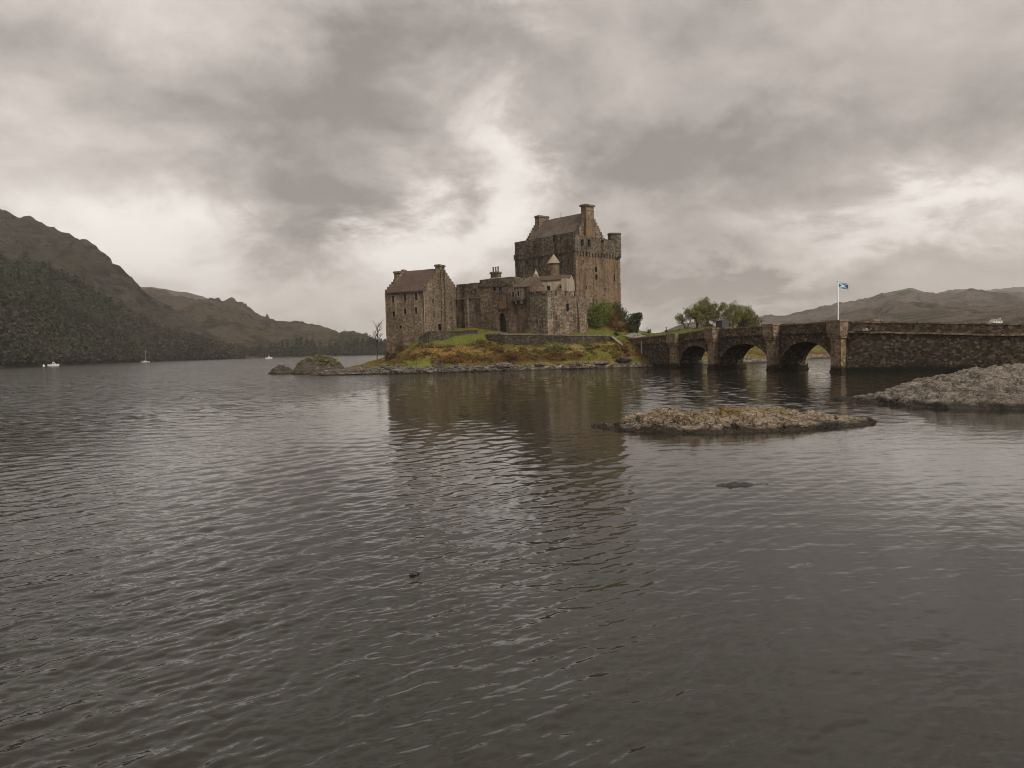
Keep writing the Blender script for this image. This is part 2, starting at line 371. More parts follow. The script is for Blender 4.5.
def water_mat():
    m, nt, b, pos = base_mat('loch_water', 0.06, 0.5)
    b.inputs['IOR'].default_value = 1.333
    c = nt.noise(pos, 0.12, 3, 0.5)
    nt.L.new(nt.mix(c, (0.014, 0.0135, 0.0095), (0.025, 0.0235, 0.0165)), b.inputs['Base Color'])
    # sheltered water in the lee of the island and bridge; wind ruffled open loch elsewhere
    q = nt.vmath('MULTIPLY', nt.vmath('SUBTRACT', pos, (16.0, 92.0, 0.0)), (1 / 36.0, 1 / 108.0, 0.0))
    edge = nt.math('MULTIPLY_ADD', nt.math('SUBTRACT', nt.noise(nt.scale(pos, (1, 0.4, 1)), 0.06, 3), 0.5), 0.35, nt.vmath('LENGTH', q))
    wind = nt.ramp(edge, [(0.84, 0.0), (1.08, 1.0)])
    sp = nt.new('ShaderNodeSeparateXYZ'); nt.L.new(pos, sp.inputs[0])
    far = nt.math('MULTIPLY', nt.math('SUBTRACT', sp.outputs[1], 28.0), 1 / 70.0, clamp=True)
    windfar = nt.math('MULTIPLY', wind, far)
    nt.L.new(nt.math('MULTIPLY_ADD', windfar, 0.08, 0.02), b.inputs['Roughness'])
    rot = nt.new('ShaderNodeMapping'); nt.L.new(pos, rot.inputs[0]); rot.inputs['Rotation'].default_value = (0, 0, math.radians(-22)); rot.inputs['Scale'].default_value = (0.5, 1.0, 1.0)
    a = nt.noise(rot.outputs[0], 4.5, 3, 0.55, 0.4); s = nt.noise(rot.outputs[0], 0.9, 4, 0.6, 0.3)
    calm = nt.ramp(nt.noise(nt.scale(pos, (1, 0.45, 1)), 0.05, 3, 0.5), [(0.38, 0.45), (0.62, 1.0)])
    h = nt.math('MULTIPLY_ADD', nt.math('MULTIPLY', s, 5.0), nt.math('MULTIPLY_ADD', windfar, 3.0, 0.30), a)
    bm = nt.new('ShaderNodeBump'); bm.inputs['Strength'].default_value = 1.0; bm.inputs['Distance'].default_value = 0.018
    nt.L.new(nt.math('MULTIPLY', nt.math('MULTIPLY', h, calm), nt.math('MULTIPLY_ADD', wind, 0.5, 0.5)), bm.inputs['Height'])
    # wavelets of the open water too small to model: their slopes taken straight from a noise
    sl = nt.noise(nt.scale(pos, (0.6, 1.0, 1.0)), 1.6, 3, 0.6, out='Color')
    amt = nt.math('MULTIPLY', far, nt.math('MULTIPLY_ADD', wind, 0.55, 0.38))
    tl = nt.vmath('MULTIPLY', nt.vmath('SUBTRACT', sl, (0.5, 0.5, 0.5)), (1.0, 1.0, 0.0))
    sv = nt.new('ShaderNodeVectorMath', operation='SCALE'); nt.L.new(tl, sv.inputs[0]); nt.L.new(amt, sv.inputs[3])
    nt.L.new(nt.vmath('NORMALIZE', nt.vmath('ADD', bm.outputs[0], sv.outputs[0])), b.inputs['Normal'])
    return m
M['water'] = water_mat()

def zones(nt, pos, z, f, col):
    """damp green meadow low on the slope, orange bracken above it, mown lawn on the terrace, rusty bank higher up"""
    def spot(x, y, sx, sy):
        q = nt.vmath('MULTIPLY', nt.vmath('SUBTRACT', pos, (x, y, 0)), (1 / sx, 1 / sy, 0))
        return nt.math('EXPONENT', nt.math('MULTIPLY', nt.vmath('DOT_PRODUCT', q, q), -1.0))
    n = nt.noise(pos, 0.35, 5, 0.65)
    def mask(v, gain=1.0): return nt.ramp(nt.math('MULTIPLY_ADD', nt.math('SUBTRACT', n, 0.5), 1.6, v), [(0.40, 0.0), (0.58, 0.9 * gain)])
    green = nt.mix(f, (0.06, 0.07, 0.011), (0.185, 0.19, 0.038)); orange = nt.mix(f, (0.10, 0.052, 0.014), (0.27, 0.165, 0.055)); dark = nt.mix(f, (0.04, 0.022, 0.009), (0.125, 0.062, 0.024))
    straw = nt.mix(f, (0.12, 0.09, 0.028), (0.29, 0.22, 0.085)); lawn = nt.mix(f, (0.065, 0.08, 0.013), (0.135, 0.155, 0.032))
    col = nt.mix(mask(spot(-12, 154, 10, 3.6)), col, orange)
    col = nt.mix(mask(spot(-20, 147, 10, 2.4)), col, green)
    col = nt.mix(mask(spot(0, 149.7, 15, 2.3), .95), col, dark)
    col = nt.mix(mask(spot(9, 152.8, 12, 2.0)), col, straw)
    col = nt.mix(mask(spot(18, 151, 4, 2.5), .8), col, green)
    up = nt.math('MULTIPLY', nt.math('SUBTRACT', z, 5.2), 1.4, clamp=True); top = nt.math('MULTIPLY', nt.math('SUBTRACT', 8.2, z), 1.0, clamp=True)
    col = nt.mix(nt.math('MULTIPLY', nt.math('MULTIPLY', up, top), 0.85), col, lawn)
    return col
def island_mat():
    m, nt, b, pos = base_mat('island_turf', 0.95, 0.1)
    sp = nt.new('ShaderNodeSeparateXYZ'); nt.L.new(pos, sp.inputs[0]); z = sp.outputs[2]
    n = nt.noise(pos, 0.28, 5, 0.62); f = nt.noise(pos, 2.2, 4, 0.65); g = nt.noise(nt.scale(pos, (0.25, 0.6, 0.9)), 0.7, 4, 0.6)
    turf = nt.ramp(nt.math('MULTIPLY_ADD', f, 0.35, nt.math('MULTIPLY', n, 0.65)), [(0.36, (0.03, 0.019, 0.008)), (0.43, (0.10, 0.075, 0.022)), (0.50, (0.075, 0.085, 0.017)), (0.56, (0.16, 0.13, 0.04)), (0.64, (0.065, 0.028, 0.011))])
    xx = sp.outputs[0]; yy = sp.outputs[1]
    rust = nt.mix(f, (0.04, 0.017, 0.008), (0.15, 0.07, 0.024))
    turf = nt.mix(nt.ramp(g, [(0.50, 0.0), (0.58, 0.85)]), turf, rust)
    turf = zones(nt, pos, z, f, turf)
    v = nt.new('ShaderNodeTexVoronoi', feature='F1'); nt.L.new(pos, v.inputs['Vector']); v.inputs['Scale'].default_value = 1.8
    sc = nt.new('ShaderNodeSeparateColor'); nt.L.new(v.outputs['Color'], sc.inputs[0])
    shingle = nt.ramp(nt.math('MULTIPLY_ADD', f, 0.5, nt.math('MULTIPLY', sc.outputs[0], 0.5)), [(0.2, (0.022, 0.018, 0.012)), (0.5, (0.09, 0.075, 0.058)), (0.8, (0.24, 0.21, 0.17))])
    edge = nt.math('MULTIPLY_ADD', nt.math('SUBTRACT', n, 0.5), 2.2, z)
    col = nt.mix(nt.ramp(nt.math('MULTIPLY', edge, 0.2), [(0.17, 0.0), (0.23, 1.0)]), shingle, turf)
    wet = nt.ramp(nt.math('MULTIPLY_ADD', f, 0.2, nt.math('MULTIPLY', z, 0.5)), [(0.15, 0.9), (0.30, 0.0)])
    col = nt.mix(wet, col, (0.02, 0.017, 0.011))
    nt.L.new(col, b.inputs['Base Color']); bump(nt, b, nt.math('ADD', f, sc.outputs[0]), 0.7, 0.15)
    return m
M['island'] = island_mat()
def rock_mat(name, dark, mid, pale, weed=(0.16, 0.11, 0.03), top=0.6, tide=0.3, cleft_amt=0.85):
    m, nt, b, pos = base_mat(name, 0.9, 0.25)
    sp = nt.new('ShaderNodeSeparateXYZ'); nt.L.new(pos, sp.inputs[0]); z = sp.outputs[2]
    n = nt.noise(pos, 1.1, 6, 0.65); f = nt.noise(pos, 7, 5, 0.7)
    v = nt.new('ShaderNodeTexVoronoi', feature='F1'); nt.L.new(pos, v.inputs['Vector']); v.inputs['Scale'].default_value = 7.5
    sc = nt.new('ShaderNodeSeparateColor'); nt.L.new(v.outputs['Color'], sc.inputs[0])
    big = nt.noise(nt.scale(pos, (1, 1, 2.5)), 0.35, 4, 0.6, 0.5)
    t = nt.math('ADD', nt.math('MULTIPLY_ADD', big, 0.3, nt.math('MULTIPLY', n, 0.4)), nt.math('MULTIPLY_ADD', f, 0.35, nt.math('MULTIPLY', sc.outputs[0], 0.10)))
    col = nt.ramp(t, [(0.45, dark), (0.58, mid), (0.74, pale)])
    wd = nt.math('MULTIPLY', nt.ramp(nt.noise(pos, 0.8, 5, 0.6), [(0.52, 0.0), (0.62, 0.85)]), nt.ramp(nt.math('MULTIPLY', z, 0.5), [(top * 0.4, 0.0), (top * 0.55, 1.0)]))
    vc = nt.new('ShaderNodeTexVoronoi', feature='DISTANCE_TO_EDGE'); wv = nt.vmath('ADD', nt.scale(pos, (0.8, 1.3, 1.6)), nt.vmath('MULTIPLY', nt.noise(pos, 1.6, 4, 0.6, out='Color'), (0.9, 0.9, 0.9)))
    nt.L.new(wv, vc.inputs['Vector']); vc.inputs['Scale'].default_value = 1.1
    cleft = nt.ramp(vc.outputs['Distance'], [(0.0, 1.0), (0.05, 0.0)])
    sp2 = nt.noise(pos, 16.0, 3, 0.7)
    col = nt.mix(nt.ramp(sp2, [(0.56, 0.0), (0.64, 0.55)]), col, tuple(min(.6, k * 1.35) for k in pale)); col = nt.mix(nt.ramp(sp2, [(0.36, 0.6), (0.44, 0.0)]), col, tuple(k * .6 for k in dark))
    col = nt.mix(nt.math('MULTIPLY', cleft, cleft_amt), col, (0.018, 0.014, 0.009))
    col = nt.mix(wd, col, weed)
    band = nt.ramp(nt.math('MULTIPLY_ADD', nt.math('SUBTRACT', n, 0.3), 0.6, z), [(tide * 0.6 + 0.10, 1.0), (tide + 0.16, 0.0)])
    col = nt.mix(nt.math('MULTIPLY', band, 0.9), col, (0.016, 0.013, 0.009))
    nt.L.new(col, b.inputs['Base Color']); bump(nt, b, nt.math('SUBTRACT', nt.math('MULTIPLY_ADD', n, 1.5, nt.math('MULTIPLY_ADD', sc.outputs[0], 0.2, f)), nt.math('MULTIPLY', cleft, 1.3 * cleft_amt)), 1.0, 0.10)
    return m
M['skerry'] = rock_mat('barnacled_rock', (0.030, 0.022, 0.013), (0.165, 0.128, 0.089), (0.37, 0.298, 0.215), tide=0.30, cleft_amt=0.6)
M['rock'] = rock_mat('shore_rock', (0.04, 0.032, 0.024), (0.145, 0.124, 0.10), (0.31, 0.27, 0.225), (0.12, 0.105, 0.06), top=1.6, tide=0.38, cleft_amt=0.4)
M['outcrop'] = rock_mat('dark_outcrop_rock', (0.018, 0.014, 0.010), (0.062, 0.05, 0.037), (0.17, 0.14, 0.108), (0.07, 0.07, 0.025), top=1.8)
M['stone'] = rock_mat('loose_stone', (0.03, 0.025, 0.019), (0.115, 0.098, 0.08), (0.32, 0.285, 0.245), top=5)
def hill_mat(name, stops, scale=0.006, rocky=(0.10, 0.085, 0.068), relief=14.0):
    m, nt, b, pos = base_mat(name, 0.97, 0.05)
    n = nt.noise(pos, scale, 6, 0.6, 0.4); f = nt.noise(pos, scale * 9, 5, 0.65); r = nt.noise(nt.scale(pos, (1, 1, 2.2)), scale * 3.5, 5, 0.65, 0.8)
    col = nt.ramp(nt.math('MULTIPLY_ADD', f, 0.4, nt.math('MULTIPLY', n, 0.6)), stops)
    col = nt.mix(nt.ramp(r, [(0.52, 0.0), (0.58, 0.85)]), col, rocky)
    nt.L.new(col, b.inputs['Base Color']); bump(nt, b, nt.math('ADD', f, r), 1.0, relief)
    return m
M['hill_near'] = hill_mat('heather_hillside', [(0.36, (0.008, 0.008, 0.005)), (0.46, (0.024, 0.021, 0.014)), (0.53, (0.052, 0.043, 0.029)), (0.60, (0.02, 0.02, 0.011))], 0.008, (0.062, 0.056, 0.048))
M['hill_mid'] = hill_mat('rusty_hillside', [(0.36, (0.014, 0.012, 0.007)), (0.46, (0.034, 0.028, 0.016)), (0.53, (0.085, 0.06, 0.032)), (0.60, (0.032, 0.031, 0.015))], 0.008, (0.07, 0.06, 0.049))
M['hill_far'] = hill_mat('purple_moorland', [(0.38, (0.012, 0.013, 0.008)), (0.46, (0.036, 0.029, 0.021)), (0.52, (0.10, 0.072, 0.05)), (0.56, (0.026, 0.029, 0.014)), (0.63, (0.065, 0.045, 0.034))], 0.0034, (0.085, 0.066, 0.052))


# ------------------------------------------------------------------ water: one sheet to the horizon, real ripples near the shore
def build_water():
    rr = [1.2, 2.4, 3.6, 4.8]
    r = 5.8
    while r < 150: rr.append(r); r += max(0.03, r * r / 3311.0 * 0.5)
    while r < 9500: rr.append(r); r *= 1.09
    rr.append(9500); rr = np.array(rr)
    inner = np.radians(np.arange(-41, 41.001, 0.13)); outer = np.radians(np.arange(41, 319.01, 4.0))[1:]
    th = np.concatenate([inner, outer]); nt_ = len(th)
    Rg, Tg = np.meshgrid(rr, th, indexing='ij'); X = Rg * np.sin(Tg); Y = Rg * np.cos(Tg)
    dr = np.gradient(rr)[:, None] * np.ones_like(Tg); wd = np.where(np.abs(np.where(Tg > math.pi, Tg - 2 * math.pi, Tg)) < math.radians(41), Rg * math.radians(0.13), Rg * math.radians(4))
    cell = np.maximum(dr, wd)
    Z = np.zeros_like(X); rg = np.random.default_rng(3)
    rough = np.clip(0.80 + 0.9 * fbm(X * 0.035, Y * 0.02, 3, 11) - np.clip((X - 1.0) / 12, -0.5, 0.55) * np.clip(60 / np.maximum(Rg, 20), 0, 1), 0.22, 1.7)
    main = math.radians(-48)       # the ripples run from the far left towards the viewer's right
    for i in range(84):
        lam = 0.17 * (1.9 / 0.17) ** (rg.random() ** 1.35); k = 2 * math.pi / lam
        a = main + rg.normal(0, 0.42)
        amp = 0.0115 * lam ** 0.92 * rg.uniform(0.5, 1.0) * WATER_TILT * 0.235
        ph = rg.uniform(0, 6.28)
        fade = np.clip((lam / cell - 2.2) / 3.0, 0, 1)
        arg = k * (X * math.cos(a) + Y * math.sin(a)) + ph + 1.3 * vnoise(X * 0.25 + i, Y * 0.25, 50 + i)
        s = np.sin(arg); Z += fade * amp * (s + 0.25 * np.cos(2 * arg))
    mid = np.clip((Rg - 18) / 45, 0, 1); Z *= rough * (1 - 0.42 * mid * mid * (3 - 2 * mid))
    V = np.stack([X, Y, Z], -1).reshape(-1, 3); n = len(rr)
    F = grid_faces(n, nt_)
    i = np.arange(n - 1) * nt_; close = np.stack([i + nt_ - 1, i, i + nt_, i + 2 * nt_ - 1], -1)
    V = np.concatenate([V, [[0, 0, 0]]]); c = len(V) - 1
    fan = np.stack([np.full(nt_, c), np.arange(nt_), (np.arange(nt_) + 1) % nt_, (np.arange(nt_) + 1) % nt_], -1)
    tri = fan[:, :3]
    me = bpy.data.meshes.new('water'); Fa = np.concatenate([F, close])
    me.vertices.add(len(V)); me.vertices.foreach_set('co', V.astype(np.float32).ravel())
    loops = np.concatenate([Fa.ravel(), tri.ravel()]).astype(np.int32); me.loops.add(len(loops)); me.loops.foreach_set('vertex_index', loops)
    st = np.concatenate([np.arange(len(Fa)) * 4, len(Fa) * 4 + np.arange(len(tri)) * 3]).astype(np.int32)
    me.polygons.add(len(st)); me.polygons.foreach_set('loop_start', st); me.polygons.foreach_set('use_smooth', np.full(len(st), True))
    me.update(calc_edges=True)
    tag(link_mesh('water', me, M['water']), 'dark rippled loch water', 'water', kind='structure')
build_water()


# ------------------------------------------------------------------ hills
def polar_hill(name, cols, base_r, label, mat, power=0.85, rows=70, amp=6.0, nscale=0.012, behind=0.6, seed=1, step=3.0, crag=1.0):
    """cols: (px, py of the skyline, ridge distance); base_r: (px, shore distance); returns a height/point sampler"""
    px = np.arange(cols[0][0], cols[-1][0] + 0.1, step)
    sy = np.interp(px, [c[0] for c in cols], [c[1] for c in cols]); rd = np.interp(px, [c[0] for c in cols], [c[2] for c in cols])
    bd = np.interp(px, [c[0] for c in base_r], [c[1] for c in base_r])
    tan = np.array([at(p, q, 1.0)[0] for p, q in zip(px, sy)]); zr = np.array([zt(p, q, d) for p, q, d in zip(px, sy, rd)])
    t = np.concatenate([np.linspace(-0.03, 1, rows), 1 + np.linspace(0.05, behind, 14)])
    T = t[:, None]; Yg = bd + (rd - bd) * T; Xg = tan * Yg
    prof = np.where(T <= 1, np.sign(T) * np.abs(T) ** power, np.clip(1 - (T - 1) * 1.1, -0.1, 1))
    Zg = zr * prof
    env = np.clip(np.abs(T) * 2.2, 0, 1)
    n = fbm(Xg * nscale, Yg * nscale, 6, seed, 0.55); rdg = ridged(Xg * nscale * 1.7, Yg * nscale * 1.7, 5, seed + 9) - 0.62
    tex = n + crag * rdg; ir = int(np.argmin(np.abs(t - 1.0))); ker = np.ones(31) / 31
    corr = np.convolve(np.pad(tex[ir], 15, mode='edge'), ker, mode='valid')            # keep the skyline on its surveyed level
    tex = tex - corr[None] * np.exp(-((T - 1) / 0.35) ** 2)
    Zg = Zg + env * amp * tex * np.clip(np.abs(zr) / 60.0, 0.12, 1.4)
    want = (zr - EYE) / rd; have = ((Zg - EYE) / Yg).max(axis=0); k = np.convolve(np.pad(want - have, 15, mode='edge'), ker, mode='valid')
    Zg = Zg + k[None] * Yg * np.clip(T * 1.3, 0, 1)
    V = np.stack([Xg, Yg, Zg], -1).reshape(-1, 3)
    o = link_mesh(name, np_mesh(name, V, grid_faces(len(t), len(px))), mat)
    tag(o, label, 'hill', kind='structure')
    return px, t, Xg, Yg, Zg

HILL1 = polar_hill('hill', [(-420, 150, 1500), (-300, 168, 1450), (-150, 190, 1350), (-60, 203, 1250), (0, 213, 1200), (30, 219, 1170), (55, 227, 1150), (72, 233, 1130), (86, 241, 1110), (104, 254, 1085), (121, 265, 1060), (136, 281, 1030), (152, 297, 1000),
     (166, 306, 980), (178, 315, 955), (192, 321, 930), (212, 332, 900), (232, 345, 870), (250, 357, 850)],
    [(-420, 250), (-200, 330), (0, 450), (53, 545), (145, 700), (200, 770), (250, 850)], 'steep dark craggy hillside falling to the loch', M['hill_near'], 0.8, 120, 22, 0.010, seed=3)
HILL2 = polar_hill('hill', [(60, 300, 2100), (120, 292, 2050), (150, 291, 2000), (172, 292, 1950), (182, 294, 1900), (192, 294.5, 1850), (203, 298, 1800), (216, 301, 1750), (232, 300.5, 1700), (243, 303, 1680), (252, 309, 1640), (262, 314, 1600), (282, 319, 1550),
     (300, 324, 1500), (318, 327, 1450), (340, 330.5, 1400), (356, 331, 1350), (368, 334, 1300), (378, 341, 1230), (392, 349, 1150), (460, 352, 1100)],
    [(60, 950), (200, 860), (290, 925), (370, 950), (460, 1000)], 'lower rust brown hillside beyond the dark one', M['hill_mid'], 0.75, 110, 21, 0.011, seed=21, crag=1.2)
HILL3 = polar_hill('hill', [(60, 292, 3400), (130, 289, 3400), (150, 287.5, 3400), (166, 289, 3400), (184, 291, 3350), (205, 298, 3300), (230, 310, 3300), (270, 330, 3200)],
    [(60, 2400), (270, 2400)], 'far misty hilltop behind the lower hill', M['hill_near'], 0.8, 30, 8, 0.006, seed=31)
HILL4 = polar_hill('hill', [(600, 340, 3300), (655, 333, 3300), (680, 329, 3300), (700, 325, 3300), (730, 321, 3250), (765, 317.5, 3200), (800, 311, 3150), (825, 308, 3100), (842, 303, 3080), (862, 297, 3050), (880, 292.5, 3000), (896, 290.5, 3000), (912, 289.5, 3000),
     (930, 291, 3000), (950, 289.5, 3000), (962, 290.5, 3000), (980, 292, 2950), (1000, 292, 2900), (1024, 291.5, 2850), (1080, 288, 2700), (1160, 284, 2500), (1300, 290, 2200), (1500, 300, 2000)],
    [(600, 900), (760, 700), (900, 420), (1024, 330), (1500, 250)], 'long purple brown moorland hill beyond the bridge', M['hill_far'], 1.35, 110, 42, 0.0040, seed=41, crag=0.7)
HILL5 = polar_hill('hill', [(930, 300, 4300), (975, 293, 4300), (1000, 289, 4300), (1024, 286, 4300), (1080, 282, 4200), (1200, 276, 4200)],
    [(930, 3300), (1200, 3300)], 'far blue grey ridge behind the moorland hill', M['hill_far'], 0.9, 30, 20, 0.004, seed=51)

def tree_mass(name, hill, n, tmax, pxr, mat, label, seed, hmin, hmax, conifer=True, density=None):
    """a far wood that reads as one mass: crowns of loose leaf clumps scattered over the lower slope, one mesh"""
    px, t, X, Y, Z = hill; rg = np.random.default_rng(seed); P = []
    rows = np.where((t >= 0.004) & (t <= tmax))[0]; cols = np.where((px >= pxr[0]) & (px <= pxr[1]))[0]
    while len(P) < n:
        fi = rg.uniform(rows[0], rows[-1]) ; fj = rg.uniform(cols[0], cols[-1]); i, j = int(fi), int(fj)
        if i + 1 >= len(t) or j + 1 >= len(px): continue
        if rg.random() > max(0.04, 1 - (t[i] / tmax) ** 1.6): continue
        if rg.random() < 0.14: i, fi = rows[0] - 1, rows[0] - 1 + rg.uniform(0.85, 1.0)
        a, b = fi - i, fj - j
        q = [(A[i, j] * (1 - a) + A[i + 1, j] * a) * (1 - b) + (A[i, j + 1] * (1 - a) + A[i + 1, j + 1] * a) * b for A in (X, Y, Z)]
        if density and i >= rows[0] and fbm(q[0] * 0.012, q[1] * 0.012, 3, seed) < density: continue
        P.append(q)
    P = np.array(P); h = rg.uniform(hmin, hmax, n); k = 60
    u = rg.random((n, k)); ang = rg.uniform(0, 6.283, (n, k))
    rad = (h[:, None] * (0.24 * (1.03 - u) if conifer else 0.42 * np.sqrt(np.clip(1 - (2 * u - 0.9) ** 2, 0.05, 1)))) * rg.uniform(0.35, 1.0, (n, k))
    c = np.stack([P[:, 0, None] + rad * np.cos(ang), P[:, 1, None] + rad * np.sin(ang), P[:, 2, None] + h[:, None] * (0.05 + 0.92 * u)], -1).reshape(-1, 3)
    s = np.repeat(h, k)[:, None] * 0.085 * rg.uniform(0.6, 1.5, (n * k, 1))
    d1 = rg.normal(size=(n * k, 3)); d2 = rg.normal(size=(n * k, 3)); d1 /= np.linalg.norm(d1, axis=1)[:, None]; d2 /= np.linalg.norm(d2, axis=1)[:, None]
    V = np.stack([c + d1 * s, c + d2 * s, c - d1 * s * 0.9, c - d2 * s * 0.8], 1).reshape(-1, 3)
    o = link_mesh(name, np_mesh(name, V, np.arange(len(V)).reshape(-1, 4), False), mat)
    tag(o, label, 'woodland', kind='stuff')
tree_mass('conifer_wood', HILL1, 3600, 0.27, (-120, 150), M['forest_green'], 'dark green wood along the foot of the steep hill', 5, 9, 17, True, -0.25)
tree_mass('bare_wood', HILL1, 3000, 0.30, (-60, 245), M['forest_brown'], 'brown leafless wood on the steep hill above the water', 6, 7, 13, False, -0.2)
tree_mass('shore_wood', HILL2, 1300, 0.035, (205, 395), M['forest_brown'], 'brown shoreline wood under the rusty hillside', 8, 5, 10, False)
tree_mass('shore_conifer_wood', HILL2, 260, 0.10, (255, 395), M['forest_green'], 'dark conifers in clumps under the rusty hillside', 9, 8, 18, True, 0.12)
tree_mass('ridge_wood', HILL2, 420, 1.0, (338, 386), M['forest_green'], 'dark wood on the low end of the rusty hill', 12, 4, 7, False)


# ------------------------------------------------------------------ the island
CP = [  # x, y, z control points of the ground
 (-62, 176, -1.5), (-62, 160, -1.5), (-52, 150, -1.2), (-45, 141, -1.4), (-36, 139, -1.2), (-28, 138.5, -1.2), (-20, 138, -1.2), (-10, 140, -1.2), (0, 141.5, -1.2), (12, 142, -1.2), (22, 141, -1.3), (30, 138, -1.6),
 (-36, 145, 0.0), (-28, 143, 0.0), (-20.7, 142.4, 0.0), (-11, 144, 0), (-2, 145.7, 0), (10, 146.3, 0), (20, 146.2, 0.0),
 (-28, 146, 0.9), (-20, 145.3, 0.9), (-11, 146.8, 1.2), (-2, 148, 1.5), (10, 148.4, 1.6), (19, 148.6, 1.8),
 (-26, 154, 1.2), (-20, 150, 2.4), (-12, 151, 3.3), (-2, 152, 3.4), (10, 152, 3.5), (18, 152.5, 4.2),
 (-30, 160, 1.5), (-24, 162, 3.6), (-18, 158, 5.2), (-12, 157, 4.8), (-2, 156.5, 4.5), (5, 154.8, 4.4), (10, 154.5, 4.4), (17, 153.6, 4.5), (21, 151.5, 4.0),
 (-28, 170, 3.0), (-18, 164, 6.6), (-10, 163, 6.8), (0, 161, 6.4), (6, 157.6, 5.8), (12, 157.6, 5.8), (17, 158, 5.9), (24, 158, 6.1), (27, 152, 5.0), (30, 160, 6.0), (22, 163, 6.5),
 (-34, 176, 0.8), (-38, 168, 0.2), (-36, 158, 0.7), (-40, 158, 0.3), (-44, 165, -0.4), (-36, 185, -1.3), (-25, 195, -1.2),
 (-14, 180, 8.5), (0, 172, 8.6), (2, 195, 12.0), (15, 178, 11.5), (24, 182, 12.2), (24, 178, 11.5), (20, 168, 8.4), (28, 172, 6.8), (33, 178, 6.2), (30, 190, 7.5), (27, 184, 9.0),
 (38, 166, 5.6), (40, 158, 2.0), (36, 152, 0.2), (34, 147, -1.3), (44, 153, 0.0), (50, 149, -1.5), (50, 160, 1.2), (58, 165, 0.2), (64, 163, -1.5), (73, 183, 0), (80, 178, -1.5), (76, 190, 2.2), (86, 196, 2.6), (100, 200, 2.6), (100, 186, 0.0), (100, 175, -1.6),
 (46, 178, 6.6), (46, 190, 8.2), (56, 192, 7.4), (66, 196, 5.2), (38, 200, 6.6), (50, 206, 6.0), (30, 215, 4), (10, 222, 3), (-10, 212, 2), (70, 205, 2.0), (88, 212, 2.5), (100, 220, 0.5),
 (60, 224, -1.5), (40, 235, -1.6), (10, 240, -1.6), (-15, 228, -1.6), (100, 240, -1.6), (-62, 200, -1.6), (-40, 215, -1.6), (100, 150, -1.6), (70, 145, -1.6), (45, 136, -1.6), (-62, 138, -1.6), (-62, 240, -1.6)]
_c = np.array(CP, float)
def _phi(r): return r * r * np.log(r + 1e-6)
def _fit():
    p = _c[:, :2] / 30.0; n = len(p); K = _phi(np.linalg.norm(p[:, None] - p[None], axis=2)) + np.eye(n) * 0.002
    A = np.zeros((n + 3, n + 3)); A[:n, :n] = K; A[:n, n] = 1; A[:n, n + 1:] = p; A[n, :n] = 1; A[n + 1:, :n] = p.T
    return np.linalg.solve(A, np.concatenate([_c[:, 2], [0, 0, 0]])), p
_w, _p = _fit()
def ground(x, y, rough=True):
    x = np.asarray(x, float); y = np.asarray(y, float); q = np.stack([x, y], -1) / 30.0
    r = np.linalg.norm(q[..., None, :] - _p, axis=-1)
    z = _phi(r) @ _w[:-3] + _w[-3] + q @ _w[-2:]
    if rough:
        e = np.clip((z + 0.6) / 1.5, 0.0, 1)
        z = z + e * (0.42 * fbm(x * 0.35, y * 0.35, 4, 77) + 0.16 * fbm(x * 1.6, y * 1.6, 3, 78))
    return z
def build_island():
    xs = np.arange(-62, 104.1, 0.42); ys = np.concatenate([np.arange(137, 165, 0.33), np.arange(165, 242, 0.8)])
    X, Y = np.meshgrid(xs, ys); Z = np.zeros_like(X)
    for i in range(0, len(ys), 20): Z[i:i + 20] = ground(X[i:i + 20], Y[i:i + 20])
    V = np.stack([X, Y, Z], -1).reshape(-1, 3)
    tag(link_mesh('terrain', np_mesh('terrain', V, grid_faces(*X.shape)), M['island']), 'grassy island with a stony shore', 'island', kind='structure')
build_island()


# ------------------------------------------------------------------ parts shared by the castle buildings
def unit(a, b): e = np.array(b, float) - np.array(a, float); return e / np.hypot(*e)
def norm_of(e): return np.array([e[1], -e[0]])
def hole_at(p0, p1, px, py, w, h):
    u, z = hit(px, py, p0, p1); return (u - w / 2, u + w / 2, z - h / 2, z + h / 2)
def window_part(root, p0, p1, h, depth=0.3, bars=True, surround=M['coping'], name='window'):
    """a recessed window: dressed stone surround with a dark pane as its sub-part"""
    p0 = np.array(p0, float); e = unit(p0, p1); n = norm_of(e); u0, u1, a, b = h
    P = lambda u, z, k: (p0[0] + e[0] * u + n[0] * k, p0[1] + e[1] * u + n[1] * k, z)
    s = MB(); t = 0.14
    for ua, ub, za, zb in ((u0 - t, u0, a - t, b + t), (u1, u1 + t, a - t, b + t), (u0, u1, b, b + t), (u0, u1, a - t, a)):
        s.slab([P(ua, za, .05), P(ub, za, .05), P(ub, za, -.06), P(ua, za, -.06)], [P(ua, zb, .05), P(ub, zb, .05), P(ub, zb, -.06), P(ua, zb, -.06)], 3)
    w = s.build(name, surround, root)
    g = MB(); g.face(P(u0, a, -depth), P(u1, a, -depth), P(u1, b, -depth), P(u0, b, -depth))
    if bars:
        um = (u0 + u1) / 2
        g.slab([P(um - .03, a, -depth + .05), P(um + .03, a, -depth + .05), P(um + .03, a, -depth), P(um - .03, a, -depth)], [P(um - .03, b, -depth + .05), P(um + .03, b, -depth + .05), P(um + .03, b, -depth), P(um - .03, b, -depth)], 3)
    o = g.build('pane', M['pane'], None); o.parent = w
    o.matrix_parent_inverse = Matrix.Translation(-Vector(root.location))
    o.matrix_parent_inverse = Matrix.Identity(4)
    return w
def sub(mb, name, mat, part, **kw):
    """a sub-part: shares its part's frame"""
    o = mb.build(name, mat, None, **kw); o.parent = part; return o
